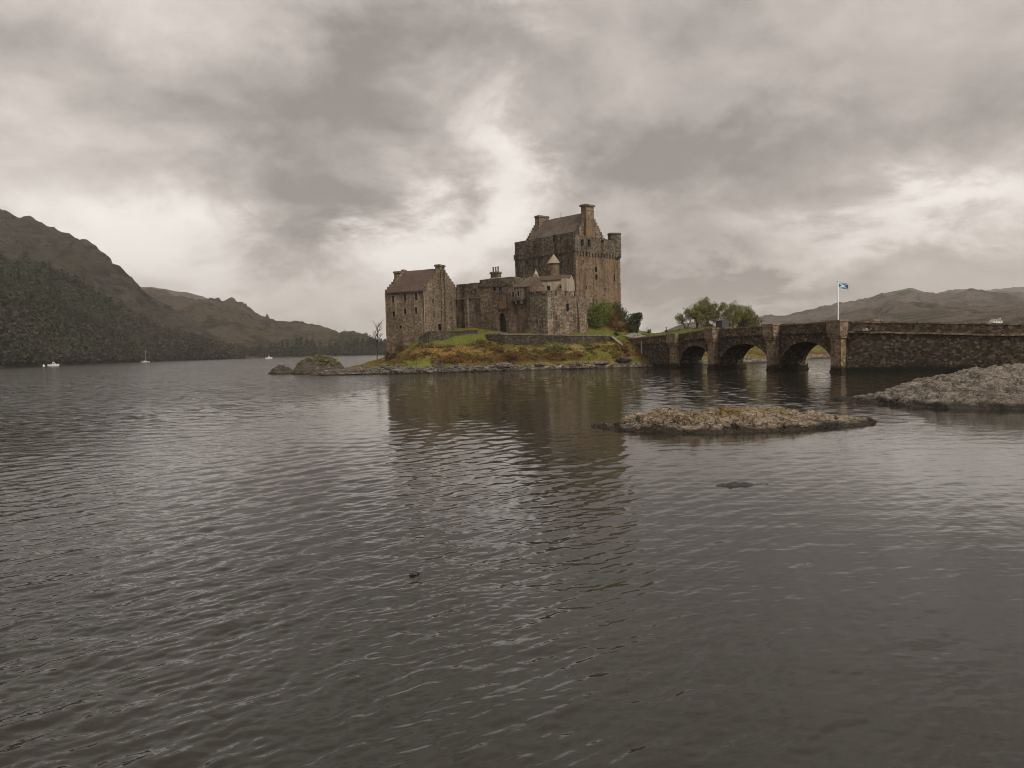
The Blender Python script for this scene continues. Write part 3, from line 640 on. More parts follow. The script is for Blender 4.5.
def chimney_part(root, c, e, w, d, z0, z1, mat, pots=0, cap=0.18, taper=0.0):
    m = MB(); m.box(c, e, w, d, z0, z1 - 0.45, taper); m.box(c, e, w + 2 * cap, d + 2 * cap, z1 - 0.45, z1 - 0.12)
    m.box(c, e, w + cap * .6, d + cap * .6, z1 - 0.12, z1)
    o = m.build('chimney', mat, root, jitter=0.05)
    e = np.array(e)
    for i in range(pots):
        p = MB(); q = np.array(c) + e * ((i - (pots - 1) / 2) * w / max(pots, 1)); p.ring(q, [(0.19, z1), (0.15, z1 + 0.9), (0.2, z1 + 0.95), (0.2, z1 + 1.15), (0.13, z1 + 1.15)], 10)
        sub(p, 'chimney_pot', M['coping'], o)
    return o
def gable_roof(root, a, b, c, d, ze, zr, mat, over=0.25, thick=0.28, name='roof'):
    """a-b is one eave, d-c the other; ridge runs parallel to them"""
    a, b, c, d = (np.array(p, float) for p in (a, b, c, d)); m = MB()
    r0, r1 = (a + d) / 2, (b + c) / 2
    for p, q in ((a, b), (d, c)):
        o = (p - r0); o = o / np.hypot(*o); drop = over * (zr - ze) / np.hypot(*(p - r0))
        lo = [(*(p + o * over), ze - drop), (*(q + o * over), ze - drop), (*r1, zr), (*r0, zr)]
        m.slab([(x, y, z) for x, y, z in lo], [(x, y, z + thick) for x, y, z in lo], 0.9)
    return m.build(name, mat, root, jitter=0.1, freq=0.6)
def crow_gable(m, p0, p1, z0, zr, thick=0.7, steps=9, rise=0.35):
    """stepped gable wall on p0-p1"""
    p0 = np.array(p0, float); p1 = np.array(p1, float); e = unit(p0, p1); L = np.hypot(*(p1 - p0)); n = norm_of(e)
    for i in range(steps):
        ua, ub = L / 2 * i / steps, L / 2 * (i + 1) / steps; z = z0 + (zr - z0) * (i + 1) / steps + rise * 0.5
        for a, b in ((ua, ub), (L - ub, L - ua)):
            lp = [p0 + e * a, p0 + e * b, p0 + e * b - n * thick, p0 + e * a - n * thick]
            m.prism(lp, z0 - 0.01, z, 1.2)
def merlons(root, p0, p1, z, h, width, gap, thick, mat, jit=0.06):
    p0 = np.array(p0, float); e = unit(p0, p1); L = np.hypot(*(np.array(p1) - p0)); n = norm_of(e); u = 0.0
    while u < L - 0.3:
        w = min(width, L - u); c = p0 + e * (u + w / 2) - n * (thick / 2)
        m = MB(); m.box(c, e, w, thick, z - 0.02, z + h); m.box(c, e, w + .1, thick + .12, z + h, z + h + 0.14)
        m.build('merlon', mat, root, jitter=jit); u += width + gap


def quoins(root, p, ea, eb, z0, z1, mat=M['coping']):
    """dressed corner stones, long and short alternately; ea / eb run from the corner along its two faces"""
    m = MB(); z = z0; k = 0; p = np.array(p, float); ea = np.array(ea, float); eb = np.array(eb, float); rg = random.Random(int(abs(p[0]) * 97))
    while z < z1 - .3:
        h = .34 + .12 * rg.random(); la, lb = ((.8, .42), (.42, .8))[k % 2]; o = .05
        c = [p - ea * o - eb * o, p + ea * la - eb * o, p + ea * la + eb * lb, p - ea * o + eb * lb]
        m.prism(c, z, z + h - .015, 5)
        z += h; k += 1
    return m.build('quoins', mat, root, jitter=.1)

# ------------------------------------------------------------------ gabled house at the island's left end
def gabled_house():
    A = xy(386, 320, 171.2); B = xy(426, 320, 166.0); e = unit(A, B); inn = -norm_of(e); W = 13.4
    C = B + inn * W; D = A + inn * W; z0, ze, zr = 0.8, 17.1, 22.3
    root = empty('gabled_house', (*((A + C) / 2), 4.0), 'rubble stone gabled house with brown slate roof and a chimney on each gable', 'castle building')
    root.location = (0, 0, 0)
    hl = [hole_at(A, B, x, y, 0.75, h) for x, y, h in ((393, 299.5, 1.5), (405, 298, 1.5), (416, 296.7, 1.6), (393.7, 314, 1.2), (405, 311.5, 1.3), (416, 310.7, 1.5), (400.5, 327, 0.7))]
    hr = [hole_at(B, C, x, y, 0.6, 1.1) for x, y in ((433, 301), (451, 303), (434, 316))] + [hole_at(B, C, 440, 327.3, 1.5, 1.5)]
    w = MB(); w.panel(A, B, z0, ze, hl); w.panel(B, C, z0, ze, hr); w.panel(C, D, z0, ze); w.panel(D, A, z0, ze)
    crow_gable(w, B, C, ze, zr + 0.25); crow_gable(w, D, A, ze, zr + 0.25)
    w.build('wall', M['house'], root, jitter=0.1)
    for h in hl: window_part(root, A, B, h)
    for h in hr: window_part(root, B, C, h, bars=False)
    for p, q, r in ((A, B, D), (B, A, C), (C, B, D)): quoins(root, p, unit(p, q), unit(p, r), 4.0, ze - .4, M['pier'])
    k = 0.72
    gable_roof(root, A + e * k, B - e * k, C - e * k, D + e * k, ze, zr - 0.2, M['roof_brown'])
    m = MB(); c = (A + B) / 2
    m.panel(A - norm_of(e) * -0.12 , B - norm_of(e) * -0.12, ze - 0.35, ze - 0.02, step=2); m.build('eaves_course', M['gate'], root)
    g = (B + C) / 2; f = unit(B, C)
    chimney_part(root, g - e * 0.55, f, 2.0, 1.15, zr - 1.3, zt(442, 264.7, 172), M['house'])
    m = MB(); m.box(g + e * 0.10, f, 1.7, 0.36, z0, zr - 0.4); m.build('chimney_breast', M['bastion'], root, jitter=0.08)
    g2 = (A + D) / 2
    chimney_part(root, xy(399.6, 275, 176.5), f, 2.0, 1.7, zr - 5.5, zt(399, 271.5, 176.5), M['house'])
    m = MB(); q = B - e * 0.25 + norm_of(e) * 0.12; m.tube((*q, 5.5), (*q, ze - 0.1), 0.09); m.build('drainpipe', M['pipe'], root)
    m = MB(); m.box(B - e * .5 + norm_of(e) * .15, e, .45, .3, ze - .5, ze - .05); m.build('rain_hopper', M['dark_metal'], root)
    return B, C
HB, HC = gabled_house()

# ------------------------------------------------------------------ curtain wall, gatehouse, bastion
D0 = xy(457, 310, 176.5); D1 = xy(528, 310, 163.7); DE = unit(D0, D1); DN = norm_of(DE); DL = float(np.hypot(*(D1 - D0)))
SG = hit(483, 310, D0, D1)[0]; SM = hit(515.5, 310, D0, D1)[0]
def curtain_wall():
    root = empty('curtain_wall', (0, 0, 0), 'pale streaked battlemented wall between the gabled house and the arched gateway', 'castle wall')
    zt_ = zt(470, 284, 174); p0, p1 = D0, D0 + DE * (SG - 0.2)
    hs = [hole_at(p0, p1, 466.5, 326.5, 1.5, 0.9)] + [hole_at(p0, p1, x, y, 0.35, 1.1) for x, y in ((464, 305), (479, 303), (472, 315))]
    w = MB(); w.panel(p0, p1, 5.0, zt_ - 0.95, hs); w.panel(p1 - DN * 1.2, p0 - DN * 1.2, 5.0, zt_ - 0.95)
    w.patch((*p0, zt_ - .95), (*p1, zt_ - .95), (*(p1 - DN * 1.2), zt_ - .95), (*(p0 - DN * 1.2), zt_ - .95))
    w.build('wall', M['curtain'], root, jitter=0.1)
    for h in hs: window_part(root, p0, p1, h, bars=False, name='arrow_slit')
    m = MB(); m.box((p0 + p1) / 2 + DN * 0.12, DE, np.hypot(*(p1 - p0)), 0.3, zt_ - 3.3, zt_ - 3.05); m.build('string_course', M['coping'], root, jitter=0.05)
    for s in (3.3,):
        m = MB(); m.box(p0 + DE * s + DN * .25, DE, 0.9, 0.8, 5.0, zt_ - 3.4, 0.06); m.build('buttress', M['curtain'], root, jitter=0.08)
    merlons(root, p0, p1, zt_ - 0.95, 0.95, 3.0, 0.45, 0.6, M['curtain'])
curtain_wall()

def gatehouse():
    root = empty('gatehouse', (0, 0, 0), 'grey gatehouse with a pointed arched doorway and three clay chimney pots', 'castle building')
    f = DN * 0.55; p0 = D0 + DE * (SG - 0.2) + f; p1 = D0 + DE * SM + f; L = float(np.hypot(*(p1 - p0)))
    z0 = 5.5; ztop = zt(500, 279, 170); zb = ztop - 1.75
    uc, zs = hit(502.3, 322, p0, p1); zf = hit(502.3, 332.5, p0, p1)[1]; za = hit(502.3, 312.5, p0, p1)[1]; hw = 1.15
    hs = [hole_at(p0, p1, 495, 289, 1.0, 0.9), hole_at(p0, p1, 500.5, 288.7, 1.0, 0.9), hole_at(p0, p1, 507, 288.4, 0.9, 0.9), hole_at(p0, p1, 489, 304, .4, 1.2)]
    # the pointed doorway is cut out of the wall by strips
    def arch(u):
        x = min(abs(u - uc) / hw, 1.0); zsp = zf + (za - zf) * 0.45; return zsp + (za - zsp) * math.sqrt(max(0.0, 1 - x ** 1.5))
    w = MB(); a, b = uc - hw, uc + hw
    P = lambda u: p0 + DE * u
    w.panel(P(0), P(a), z0, zb, [h for h in hs if h[1] < a]); w.panel(P(b), P(L), z0, zb, [(h[0] - b, h[1] - b, h[2], h[3]) for h in hs if h[0] > b])
    zc = za + 0.6
    us = [uc - hw + 2 * hw * i / 16 for i in range(17)]
    w.strip(P(0), P(L), us, arch, lambda u: zc)
    w.panel(P(a), P(b), zc, zb, [(h[0] - a, h[1] - a, h[2], h[3]) for h in hs if a < h[0] < b and h[1] < b + .5 and h[2] > zc])
    for u, v in zip(us[:-1], us[1:]):
        w.face((*P(u), arch(u)), (*P(v), arch(v)), (*(P(v) - DN * .9), arch(v)), (*(P(u) - DN * .9), arch(u)))
    for u in (a, b): w.face((*P(u), z0), (*P(u), arch(u)), (*(P(u) - DN * .9), arch(u)), (*(P(u) - DN * .9), z0))
    w.patch((*P(a), zf - 0.05), (*P(b), zf - 0.05), (*(P(b) - DN * .9), zf - .05), (*(P(a) - DN * .9), zf - .05))
    B0, B1 = P(L) - DN * 7, P(0) - DN * 7
    w.panel(P(L), B0, z0, zb); w.panel(B0, B1, z0, zb); w.panel(B1, P(0), z0, zb)
    w.build('wall', M['gate'], root, jitter=0.07)
    for h in hs:
        if not (a < h[1] and h[0] < a) and not (h[0] < b < h[1]): window_part(root, p0, p1, h, bars=False)
    r = MB(); r.prism([P(0) + DN * .12, P(L) + DN * .12, B0, B1], zb + 0.004, ztop); o = r.build('parapet', M['keep_left'], root, jitter=0.09)
    # dressed stone round the doorway, door leaf, carved panel
    s = MB()
    for u, v in zip(us[:-1], us[1:]):
        k = 1.22; g = lambda q: (uc + (q - uc) * k, arch(q) + 0.28)
        (ua, zA), (ub, zB) = g(u), g(v)
        s.slab([(*(P(u) + DN * .06), arch(u)), (*(P(v) + DN * .06), arch(v)), (*(P(ub) + DN * .06), zB), (*(P(ua) + DN * .06), zA)],
               [(*(P(u) - DN * .1), arch(u)), (*(P(v) - DN * .1), arch(v)), (*(P(ub) - DN * .1), zB), (*(P(ua) - DN * .1), zA)], 3)
    s.build('door_surround', M['gate'], root)
    d = MB(); d.strip(P(0), P(L), us, lambda u: zf - .05, arch, 0.75); dd = d.build('door', M['dark_wood'], root)
    hnd = MB(); q = P(uc + .5) - DN * .7; hnd.ring(q, [(0.08, zf + 1.2), (0.08, zf + 1.36), (0.02, zf + 1.4)], 8); sub(hnd, 'door_handle', M['dark_metal'], dd)
    u0, za_ = hit(499, 309, p0, p1); u1, zb_ = hit(507, 301, p0, p1)
    pn = MB(); c = (P(u0) + P(u1)) / 2; pn.box(c + DN * .05, DE, u1 - u0, .16, za_, zb_); pn.box(c + DN * .09, DE, (u1 - u0) * .6, .1, za_ + .35, zb_ - .35); pn.build('carved_panel', M['sandstone'], root)
    cc = P(hit(487.5, 290, p0, p1)[0]) - DN * 3.0
    m = MB(); m.box(cc, DE, 2.5, 1.5, ztop - 0.4, zt(487.5, 279.5, 176)); m.build('chimney_base', M['cream'], root)
    chimney_part(root, cc, DE, 2.1, 1.2, zt(487.5, 279.5, 176) + .003, zt(487.5, 273.8, 176), M['keep_left'], pots=3)
    m = MB(); m.box(P(uc) + DN * 0.7, DE, 3.4, 1.3, zf - 1.2, zf - 0.06); m.box(P(uc) + DN * 1.6, DE, 3.9, 0.7, zf - 1.3, zf - .25); m.build('door_step', M['coping'], root, jitter=.04)
gatehouse()

def side_range():
    """narrow range between gatehouse and bastion: overhanging box on corbels, hipped red brown roof"""
    root = empty('side_range', (0, 0, 0), 'narrow stone range right of the gatehouse with overhanging box window and brown hipped roof', 'castle building')
    p0 = D0 + DE * (SM + 0.02); p1 = D0 + DE * (DL + 0.6); L = float(np.hypot(*(p1 - p0))); ze = zt(520, 287, 165)
    w = MB(); w.panel(p0, p1, 5.5, ze); q0, q1 = p1 - DN * 5.5, p0 - DN * 5.5
    w.panel(p1, q0, 5.5, ze); w.panel(q0, q1, 5.5, ze); w.build('wall', M['gate'], root, jitter=0.07)
    u0, zb = hit(513.5, 301, p0, p1); u1, _ = hit(524.5, 301, p0, p1); zt2 = hit(519, 289, p0, p1)[1]
    P = lambda u: p0 + DE * u
    c = (P(u0) + P(u1)) / 2 + DN * 0.55; pa = c - DE * (u1 - u0) / 2 + DN * .55; pb = c + DE * (u1 - u0) / 2 + DN * .55
    h = (0.5, 1.05, zt2 - 1.7, zt2 - .6); h2 = ((u1 - u0) - 1.05, (u1 - u0) - .5, zt2 - 1.7, zt2 - .6)
    bx = MB(); bx.panel(pa, pb, zb, zt2, [h, h2]); bx.panel(pb, pb - DN * 1.1, zb, zt2); bx.panel(pa - DN * 1.1, pa, zb, zt2)
    bx.patch((*pa, zt2), (*pb, zt2), (*(pb - DN * 1.1), zt2), (*(pa - DN * 1.1), zt2)); bx.patch((*pa, zb), (*pb, zb), (*(pb - DN * 1.1), zb), (*(pa - DN * 1.1), zb))
    o = bx.build('box_window', M['gate'], root, jitter=0.04)
    window_part(root, pa, pb, h); window_part(root, pa, pb, h2)
    for k in (0.1, 0.5, 0.9):
        m = MB(); q = pa + (pb - pa) * k - DN * .55; m.box(q, DE, 0.35, 1.0, zb - .8, zb - .004); sub(m, 'corbel', M['keep_left'], o)
    # hipped roof
    r = MB(); a, b, c2, d = p0 + DN * .2, p1 + DN * .2, q0, q1; zr = zt(524, 277.5, 168); m1 = (a * .55 + b * .45) * .5 + (c2 * .45 + d * .55) * .5; m2 = b * .5 + c2 * .5
    z = ze + .004
    r.patch((*a, z), (*b, z), (*m2, zr), (*m1, zr), .8); r.patch((*b, z), (*c2, z), (*m2, zr), (*m2, zr), .8); r.patch((*c2, z), (*d, z), (*m1, zr), (*m2, zr), .8); r.patch((*d, z), (*a, z), (*m1, zr), (*m1, zr), .8)
    r.build('roof', M['roof_red'], root, jitter=0.08)
side_range()

E0 = xy(527.5, 310, 163.0); E1 = xy(547.5, 310, 159.0); E2 = xy(577.3, 310, 162.5); E3 = xy(587, 320, 164.4); E4 = E3 + np.array([3.5, 8.5]); E5 = E0 + np.array([3.0, 9.0])
def bastion():
    root = empty('bastion', (0, 0, 0), 'foreground bastion with one dark stained face and one pale streaked face below the cream house', 'castle tower')
    z0 = 4.6; ztop = zt(560, 291.5, 161)
    h1 = [hole_at(E0, E1, 537, 322, .45, 1.1)]
    h2 = [hole_at(E1, E2, x, y, w, h) for x, y, w, h in ((567.5, 307.5, .7, 1.7), (556, 318, .35, 1.0))]
    w = MB(); w.panel(E0, E1, z0, ztop - .9, h1); w.panel(E1, E2, z0, ztop - .9, h2); w.panel(E2, E4, z0, ztop - .9); w.panel(E4, E5, z0, ztop - .9); w.panel(E5, E0, z0, ztop - .9)
    w.face(*[(*p, ztop - 1.2) for p in (E0, E1, E2, E4, E5)])
    w.build('wall', M['bastion'], root, jitter=0.1)
    for h in h1: window_part(root, E0, E1, h, bars=False)
    for h in h2: window_part(root, E1, E2, h)
    merlons(root, E0, E1, ztop - .9, .9, 2.0, .55, .55, M['keep_left']); merlons(root, E1, E2, ztop - .9, .85, 1.7, .6, .55, M['bastion'])
    zbt = zt(582, 302.5, 163); bm = MB(); n = norm_of(unit(E2, E3))
    bm.slab([(*p, z0) for p in (E2 + n * .9, E3 + n * .3, E3 - n * 3, E2 - n * .2)], [(*p, zbt) for p in (E2 + n * .3, E3 + n * .1, E3 - n * 3, E2 - n * .2)])
    bm.build('buttress', M['bastion'], root, jitter=0.1)
    quoins(root, E1, unit(E1, E0), unit(E1, E2), z0, ztop - 1.2)
bastion()

def cream_house():
    a = xy(536, 290, 170.5); b = xy(569, 290, 168.5); e = unit(a, b); n = norm_of(e); ze = zt(550, 280, 169)
    root = empty('cream_house', (0, 0, 0), 'cream harled house with a small white bellcote peeping over the bastion', 'castle building')
    c = b - n * 6.5; d = a - n * 6.5; zr = zt(548, 276.3, 172.5)
    hs = [hole_at(a, b, x, y, .8, 1.0) for x, y in ((541.8, 288.5), (548.6, 288.2))] + [hole_at(a, b, 561, 287, .6, .7)]
    w = MB(); w.panel(a, b, 8.0, ze, hs); w.panel(b, c, 8.0, ze); w.panel(c, d, 8.0, ze); w.panel(d, a, 8.0, ze)
    for p, q in ((b, c), (d, a)):
        L = 6.5; w.strip(p, q, [L * i / 8 for i in range(9)], lambda u: ze, lambda u: ze + (zr - ze) * (1 - abs(u - L / 2) / (L / 2)) + .01)
    w.build('wall', M['cream'], root, jitter=0.05)
    for h in hs: window_part(root, a, b, h, surround=M['cream'])
    gable_roof(root, a, b, c, d, ze, zr, M['roof_brown'], .2, .18)
    # taller end block and the bellcote
    g0 = xy(563, 290, 168.0); g1 = xy(568.3, 290, 167.6); m = MB(); m.box((g0 + g1) / 2, unit(g0, g1), np.hypot(*(g1 - g0)), 2.4, 8, zt(565, 279, 168)); m.build('end_block', M['cream'], root, jitter=.04)
    q = xy(536, 280, 169.5); m = MB(); m.box(q, e, 1.0, .8, ze - 4, zt(536, 274.5, 169.5)); m.box(q, e, 1.5, 1.1, zt(536, 274.5, 169.5) - 2, zt(536, 274.5, 169.5) - 1.6)
    zb = zt(536, 274.5, 169.5); m.ring(q, [(.55, zb), (.2, zb + .7), (.06, zb + 1.0), (.12, zb + 1.15), (.05, zb + 1.35)], 10); m.build('bellcote', M['cream'], root)
    m = MB(); m.box(xy(530, 286, 168.5), e, 4.4, 2.6, 8, zt(530, 283, 168.5)); m.build('lean_to', M['cream'], root, jitter=.05)
cream_house()

# ------------------------------------------------------------------ the keep
def keep():
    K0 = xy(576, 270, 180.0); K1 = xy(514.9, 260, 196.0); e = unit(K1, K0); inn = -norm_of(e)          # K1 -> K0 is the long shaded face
    L = float(np.hypot(*(K0 - K1))); W = 15.6; K2 = K0 + inn * W; K3 = K1 + inn * W
    root = empty('keep_tower', (0, 0, 0), 'tall square castle keep with steep roof, parapet and two gable chimneys', 'castle keep')
    z0 = 7.0; zp = 26.6; f = unit(K0, K2)
    hl = [hole_at(K1, K0, x, y, w, h) for x, y, w, h in ((554, 243, .8, 3.6), (542, 258, .5, 1.2), (527, 262, .45, 1.1), (568, 262, .5, 1.3), (535, 248, .5, 1.0))]
    hr = [hole_at(K0, K2, x, y, w, h) for x, y, w, h in ((596, 269.3, .8, 1.3), (596.3, 277, .8, 1.3), (614.5, 278, .6, 1.8), (605, 290, .4, 1.0), (583, 262, .4, 1.1), (586, 288, .4, .9))]
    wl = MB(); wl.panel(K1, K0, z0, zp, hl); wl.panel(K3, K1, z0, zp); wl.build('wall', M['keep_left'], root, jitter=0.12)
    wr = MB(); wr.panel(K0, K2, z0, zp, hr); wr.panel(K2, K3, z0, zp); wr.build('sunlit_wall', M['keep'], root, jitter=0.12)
    for h in hl: window_part(root, K1, K0, h, bars=False, surround=M['keep_left'])
    for h in hr: window_part(root, K0, K2, h)
    for p, q, r, m_ in ((K0, K1, K2, M['pier']), (K2, K0, K3, M['pier'])): quoins(root, p, unit(p, q), unit(p, r), z0 + 4, zp - .4, m_)
    # parapet walk carried on a row of corbels, then the parapet itself
    pw = MB(); o = 0.2; n1 = norm_of(e); n2 = norm_of(f)
    ring_o = [K1 - e * o + n1 * o, K0 + e * o + n1 * o, K2 + n2 * o + f * o, K3 - e * o + f * o]
    ring_i = [K1 + e * .5 - n1 * .5, K0 - e * .5 - n1 * .5, K2 - n2 * .5 - f * .5, K3 + e * .5 - f * .5]
    zl, zr_ = 27.7, 29.9
    tops = [zl, 30.2, 29.7, 28.6]
    gaps = {1: [hole_at(ring_o[1], ring_o[2], x, y, w, h) for x, y, w, h in ((582.3, 242.5, 1.0, 1.5), (589, 243, 1.1, 1.6), (602.5, 240, .9, 1.2))], 0: [hole_at(ring_o[0], ring_o[1], x, y, w, h) for x, y, w, h in ((571, 248.5, 1.1, 1.2),)]}
    for i in range(4):
        j = (i + 1) % 4; a, b = ring_o[i], ring_o[j]; ia, ib = ring_i[i], ring_i[j]; base = zp - .2
        zt_ = min(tops[i], tops[j]); gp = [(max(h[0], .3), h[1], max(h[2], base + .2), min(h[3], zt_ - .15)) for h in gaps.get(i, [])]
        pw.panel(a, b, base, zt_, gp, .45)
        if tops[i] != tops[j]: pw.face((*a, zt_), (*b, zt_), (*b, tops[j]), (*a, tops[i]))
        pw.patch((*ib, zp), (*ia, zp), (*ia, tops[i]), (*ib, tops[j])); pw.patch((*a, tops[i]), (*b, tops[j]), (*ib, tops[j]), (*ia, tops[i]))
        pw.patch((*a, base), (*b, base), (*(b * .98 + ib * .02), base), (*(a * .98 + ia * .02), base))
    pw.patch(*[(*p, zp + .3) for p in ring_i])
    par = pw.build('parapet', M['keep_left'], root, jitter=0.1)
    for i, gl in gaps.items():
        for h in gl:
            a = ring_o[i]; ee = unit(ring_o[i], ring_o[(i + 1) % 4]); nn = norm_of(ee); P = lambda u, z: (*(a + ee * u - nn * .44), z)
            pn = MB(); pn.face(P(h[0], h[2]), P(h[1], h[2]), P(h[1], h[3]), P(h[0], h[3])); sub(pn, 'loophole', M['pane'], par)
    for i, mat, cnt in ((1, M['curtain'], 15),):
        cb = MB(); a, b = (K1, K0) if i == 0 else (K0, K2); ee = unit(a, b); nn = norm_of(ee); LL = np.hypot(*(b - a))
        for k in range(cnt):
            c = a + ee * (LL * (k + .5) / cnt)
            cb.box(c + nn * .14, ee, .42, .42, zp - 1.1, zp - .55, step=3); cb.box(c + nn * .2, ee, .42, .5, zp - .55, zp - .2, step=3)
        cb.build('corbel_course', mat, root, jitter=.03)
    # corner turrets
    for c, r, za, zb, mt in ((K2 + (n2 * -.9 - f * .9), 1.65, zp - 2.0, zt(615, 233.6, 191), M['keep_left']),):
        m = MB(); m.ring(c, [(.5, za), (r * .7, za + .7), (r, za + 1.3), (r, zb - .5), (r + .1, zb - .45), (r + .1, zb - .1), (r - .35, zb), (r - .4, zb - 1)], 14)
        t = m.build('corner_turret', mt, root, jitter=.09)
    # cap house: gabled attic storey inside the parapet
    ia, ib = 2.6, 0.9                                       # set back from the end faces / long faces
    a, b = K1 + e * 1.1 - n1 * ib, K0 - e * (ia - .6) - n1 * ib; c, d = K2 - e * (ia - .6) - f * (ib + 1.2), K3 + e * 1.1 - f * (ib + 1.2)
    ze = 28.2; zr = zt(588, 211.5, 186)
    g = MB(); g.panel(a, b, zp, ze); g.panel(b, c, zp, ze, [(LG - .5, LG + .5, 27.0, 28.0) for LG in (2.4, 9.0)]); g.panel(c, d, zp, ze); g.panel(d, a, zp, ze)
    g.build('attic_wall', M['keep_left'], root, jitter=.08)
    for p, q in ((b, c), (d, a)): gg = MB(); crow_gable(gg, p, q, ze, zr + .2, .8, 12, .5); gg.build('gable', M['bastion'], root, jitter=.08)
    gable_roof(root, a + e * .8, b - e * .8, c - e * .8, d + e * .8, ze, zr - .25, M['roof_keep'], .25, .3)
    mid = (b + c) / 2; ff = unit(b, c)
    cu, cz = hit(588, 220, b, c)
    chimney_part(root, b + ff * cu - e * .15, ff, 3.1, 1.7, ze - 1.0, zt(588, 205, 186), M['keep'], cap=.16, taper=.12)
    m2 = (a + d) / 2
    chimney_part(root, m2 + e * 1.6, ff, 3.5, 1.5, zr - 4, zt(543, 217, 200), M['house'], cap=.15)
    rf = MB(); q = a * .5 + d * .5 + e * 8.5; rf.tube((*q, zr - .2), (*q, zr + 1.3), .06); rf.build('finial', M['dark_metal'], root)
    sk = MB(); q = (a + b) / 2 + e * 1.5 - n1 * 2.0; sk.box(q, e, 3.2, .6, ze + 1.6, ze + 2.55); sk.build('dormer', M['coping'], root)
    # stair turret with a pale cone roof against the shaded face
    su, _ = hit(556, 268, K1, K0); tc = K1 + e * su + n1 * 0.7; r = 1.42
    m = MB(); zc = zt(556, 263, 183); m.ring(tc, [(r, 8.0), (r, 14.0), (r, zc - 3), (r, zc - .25), (r + .12, zc - .2), (r + .12, zc)], 18); st = m.build('stair_turret', M['keep'], root, jitter=.05)
    m = MB(); m.ring(tc, [(r + .28, zc + .004), (r * .62, zc + 1.2), (r * .22, zt(556, 255, 183)), (.05, zt(556, 253.3, 183))], 18); sub(m, 'cone_roof', M['roof_pale'], st)
    m = MB(); q = tc + n1 * (r + .02); m.box(q, e, .4, .12, zc - 2.6, zc - 1.6); sub(m, 'turret_window', M['pane'], st)
keep()


# ------------------------------------------------------------------ low walls in front of the castle
def low_wall(name, pts, zs_top, thick, zbase, mat, label, cap=M['coping'], caph=.18):
    root = empty(name, (0, 0, 0), label, 'wall'); m = MB(); c = MB()
    for (p, q), (za, zb) in zip(zip(pts[:-1], pts[1:]), zip(zs_top[:-1], zs_top[1:])):
        n = norm_of(unit(p, q)); k = thick / 2
        lo = [(*(x + n * s * k), zbase) for x, s in ((p, 1), (q, 1), (q, -1), (p, -1))]
        hi = [(*(x + n * s * k), z - caph) for x, s, z in ((p, 1, za), (q, 1, zb), (q, -1, zb), (p, -1, za))]
        m.slab(lo, hi, 1.0); k += .09
        lo = [(*(x + n * s * k), z - caph + .003) for x, s, z in ((p, 1, za), (q, 1, zb), (q, -1, zb), (p, -1, za))]
        c.slab(lo, [(x, y, z + caph) for x, y, z in lo], 1.0)
    m.build('wall', mat, root, jitter=.1); c.build('coping', cap, root, jitter=.1)
    return root
tw = [xy(486, 336, 161.5), xy(505, 337, 157.8), xy(545, 337, 155.5), xy(585, 336, 155.2), xy(612, 337, 154.6)]
low_wall('terrace_wall', tw, [zt(486, 333.5, 161.5), zt(505, 334, 157.8), zt(545, 334.5, 155.5), zt(585, 335, 155.2), zt(612, 336, 154.6)], .6, 3.2, M['terrace'], 'long low mossy terrace wall below the bastion and doorway')
gw = [xy(419, 338, 160.5), xy(428, 335, 160), xy(452, 333, 163.5), xy(477, 331, 166)]
low_wall('garden_wall', gw, [zt(419, 337.5, 160.5), zt(428, 331.5, 160), zt(452, 331, 163.5), zt(477, 330, 166)], .55, 4.0, M['terrace'], 'short mossy wall at the foot of the gabled house', cap=M['terrace'], caph=.3)
sw = [xy(612.5, 340, 154.4), xy(620, 342, 152.6), xy(630, 352, 150.6)]
low_wall('stair_wall', sw, [zt(612.5, 336.5, 154.4), zt(620, 342.5, 152.6), zt(630, 352, 150.6)], .5, 0.4, M['bridge'], 'sloping wall stepping down to the shore beside the bridge')


# ------------------------------------------------------------------ the bridge
Q0 = np.array([25.0, 149.5]); BU = unit(Q0, (44.0, 103.3)); BN = norm_of(BU)
if BN[0] > 0: BN = -BN                              # outward, towards the viewer
BW = 4.6
_tops = ([-6, 0, 13, 20.6, 36, 52.5], [5.6, 5.85, 6.15, 6.65, 6.8, 6.85])
def ptop(s): return float(np.interp(s, *_tops))
ARCH = [(13.2, 22.2, 3.9), (24.5, 36.5, 4.05), (38.7, 48.9, 4.15)]
SPR = 0.35; SEND = 51.5
PIERS = [(10.6, 13.0, .55), (22.4, 24.3, 1.0), (36.7, 38.5, 1.0), (49.2, 51.3, 1.0)]
def arch_z(s):
    for a, b, zc in ARCH:
        if a < s < b:
            x = (s - (a + b) / 2) / ((b - a) / 2); return SPR + (zc - SPR) * math.sqrt(max(0, 1 - abs(x) ** 2.15))
    return -1.5
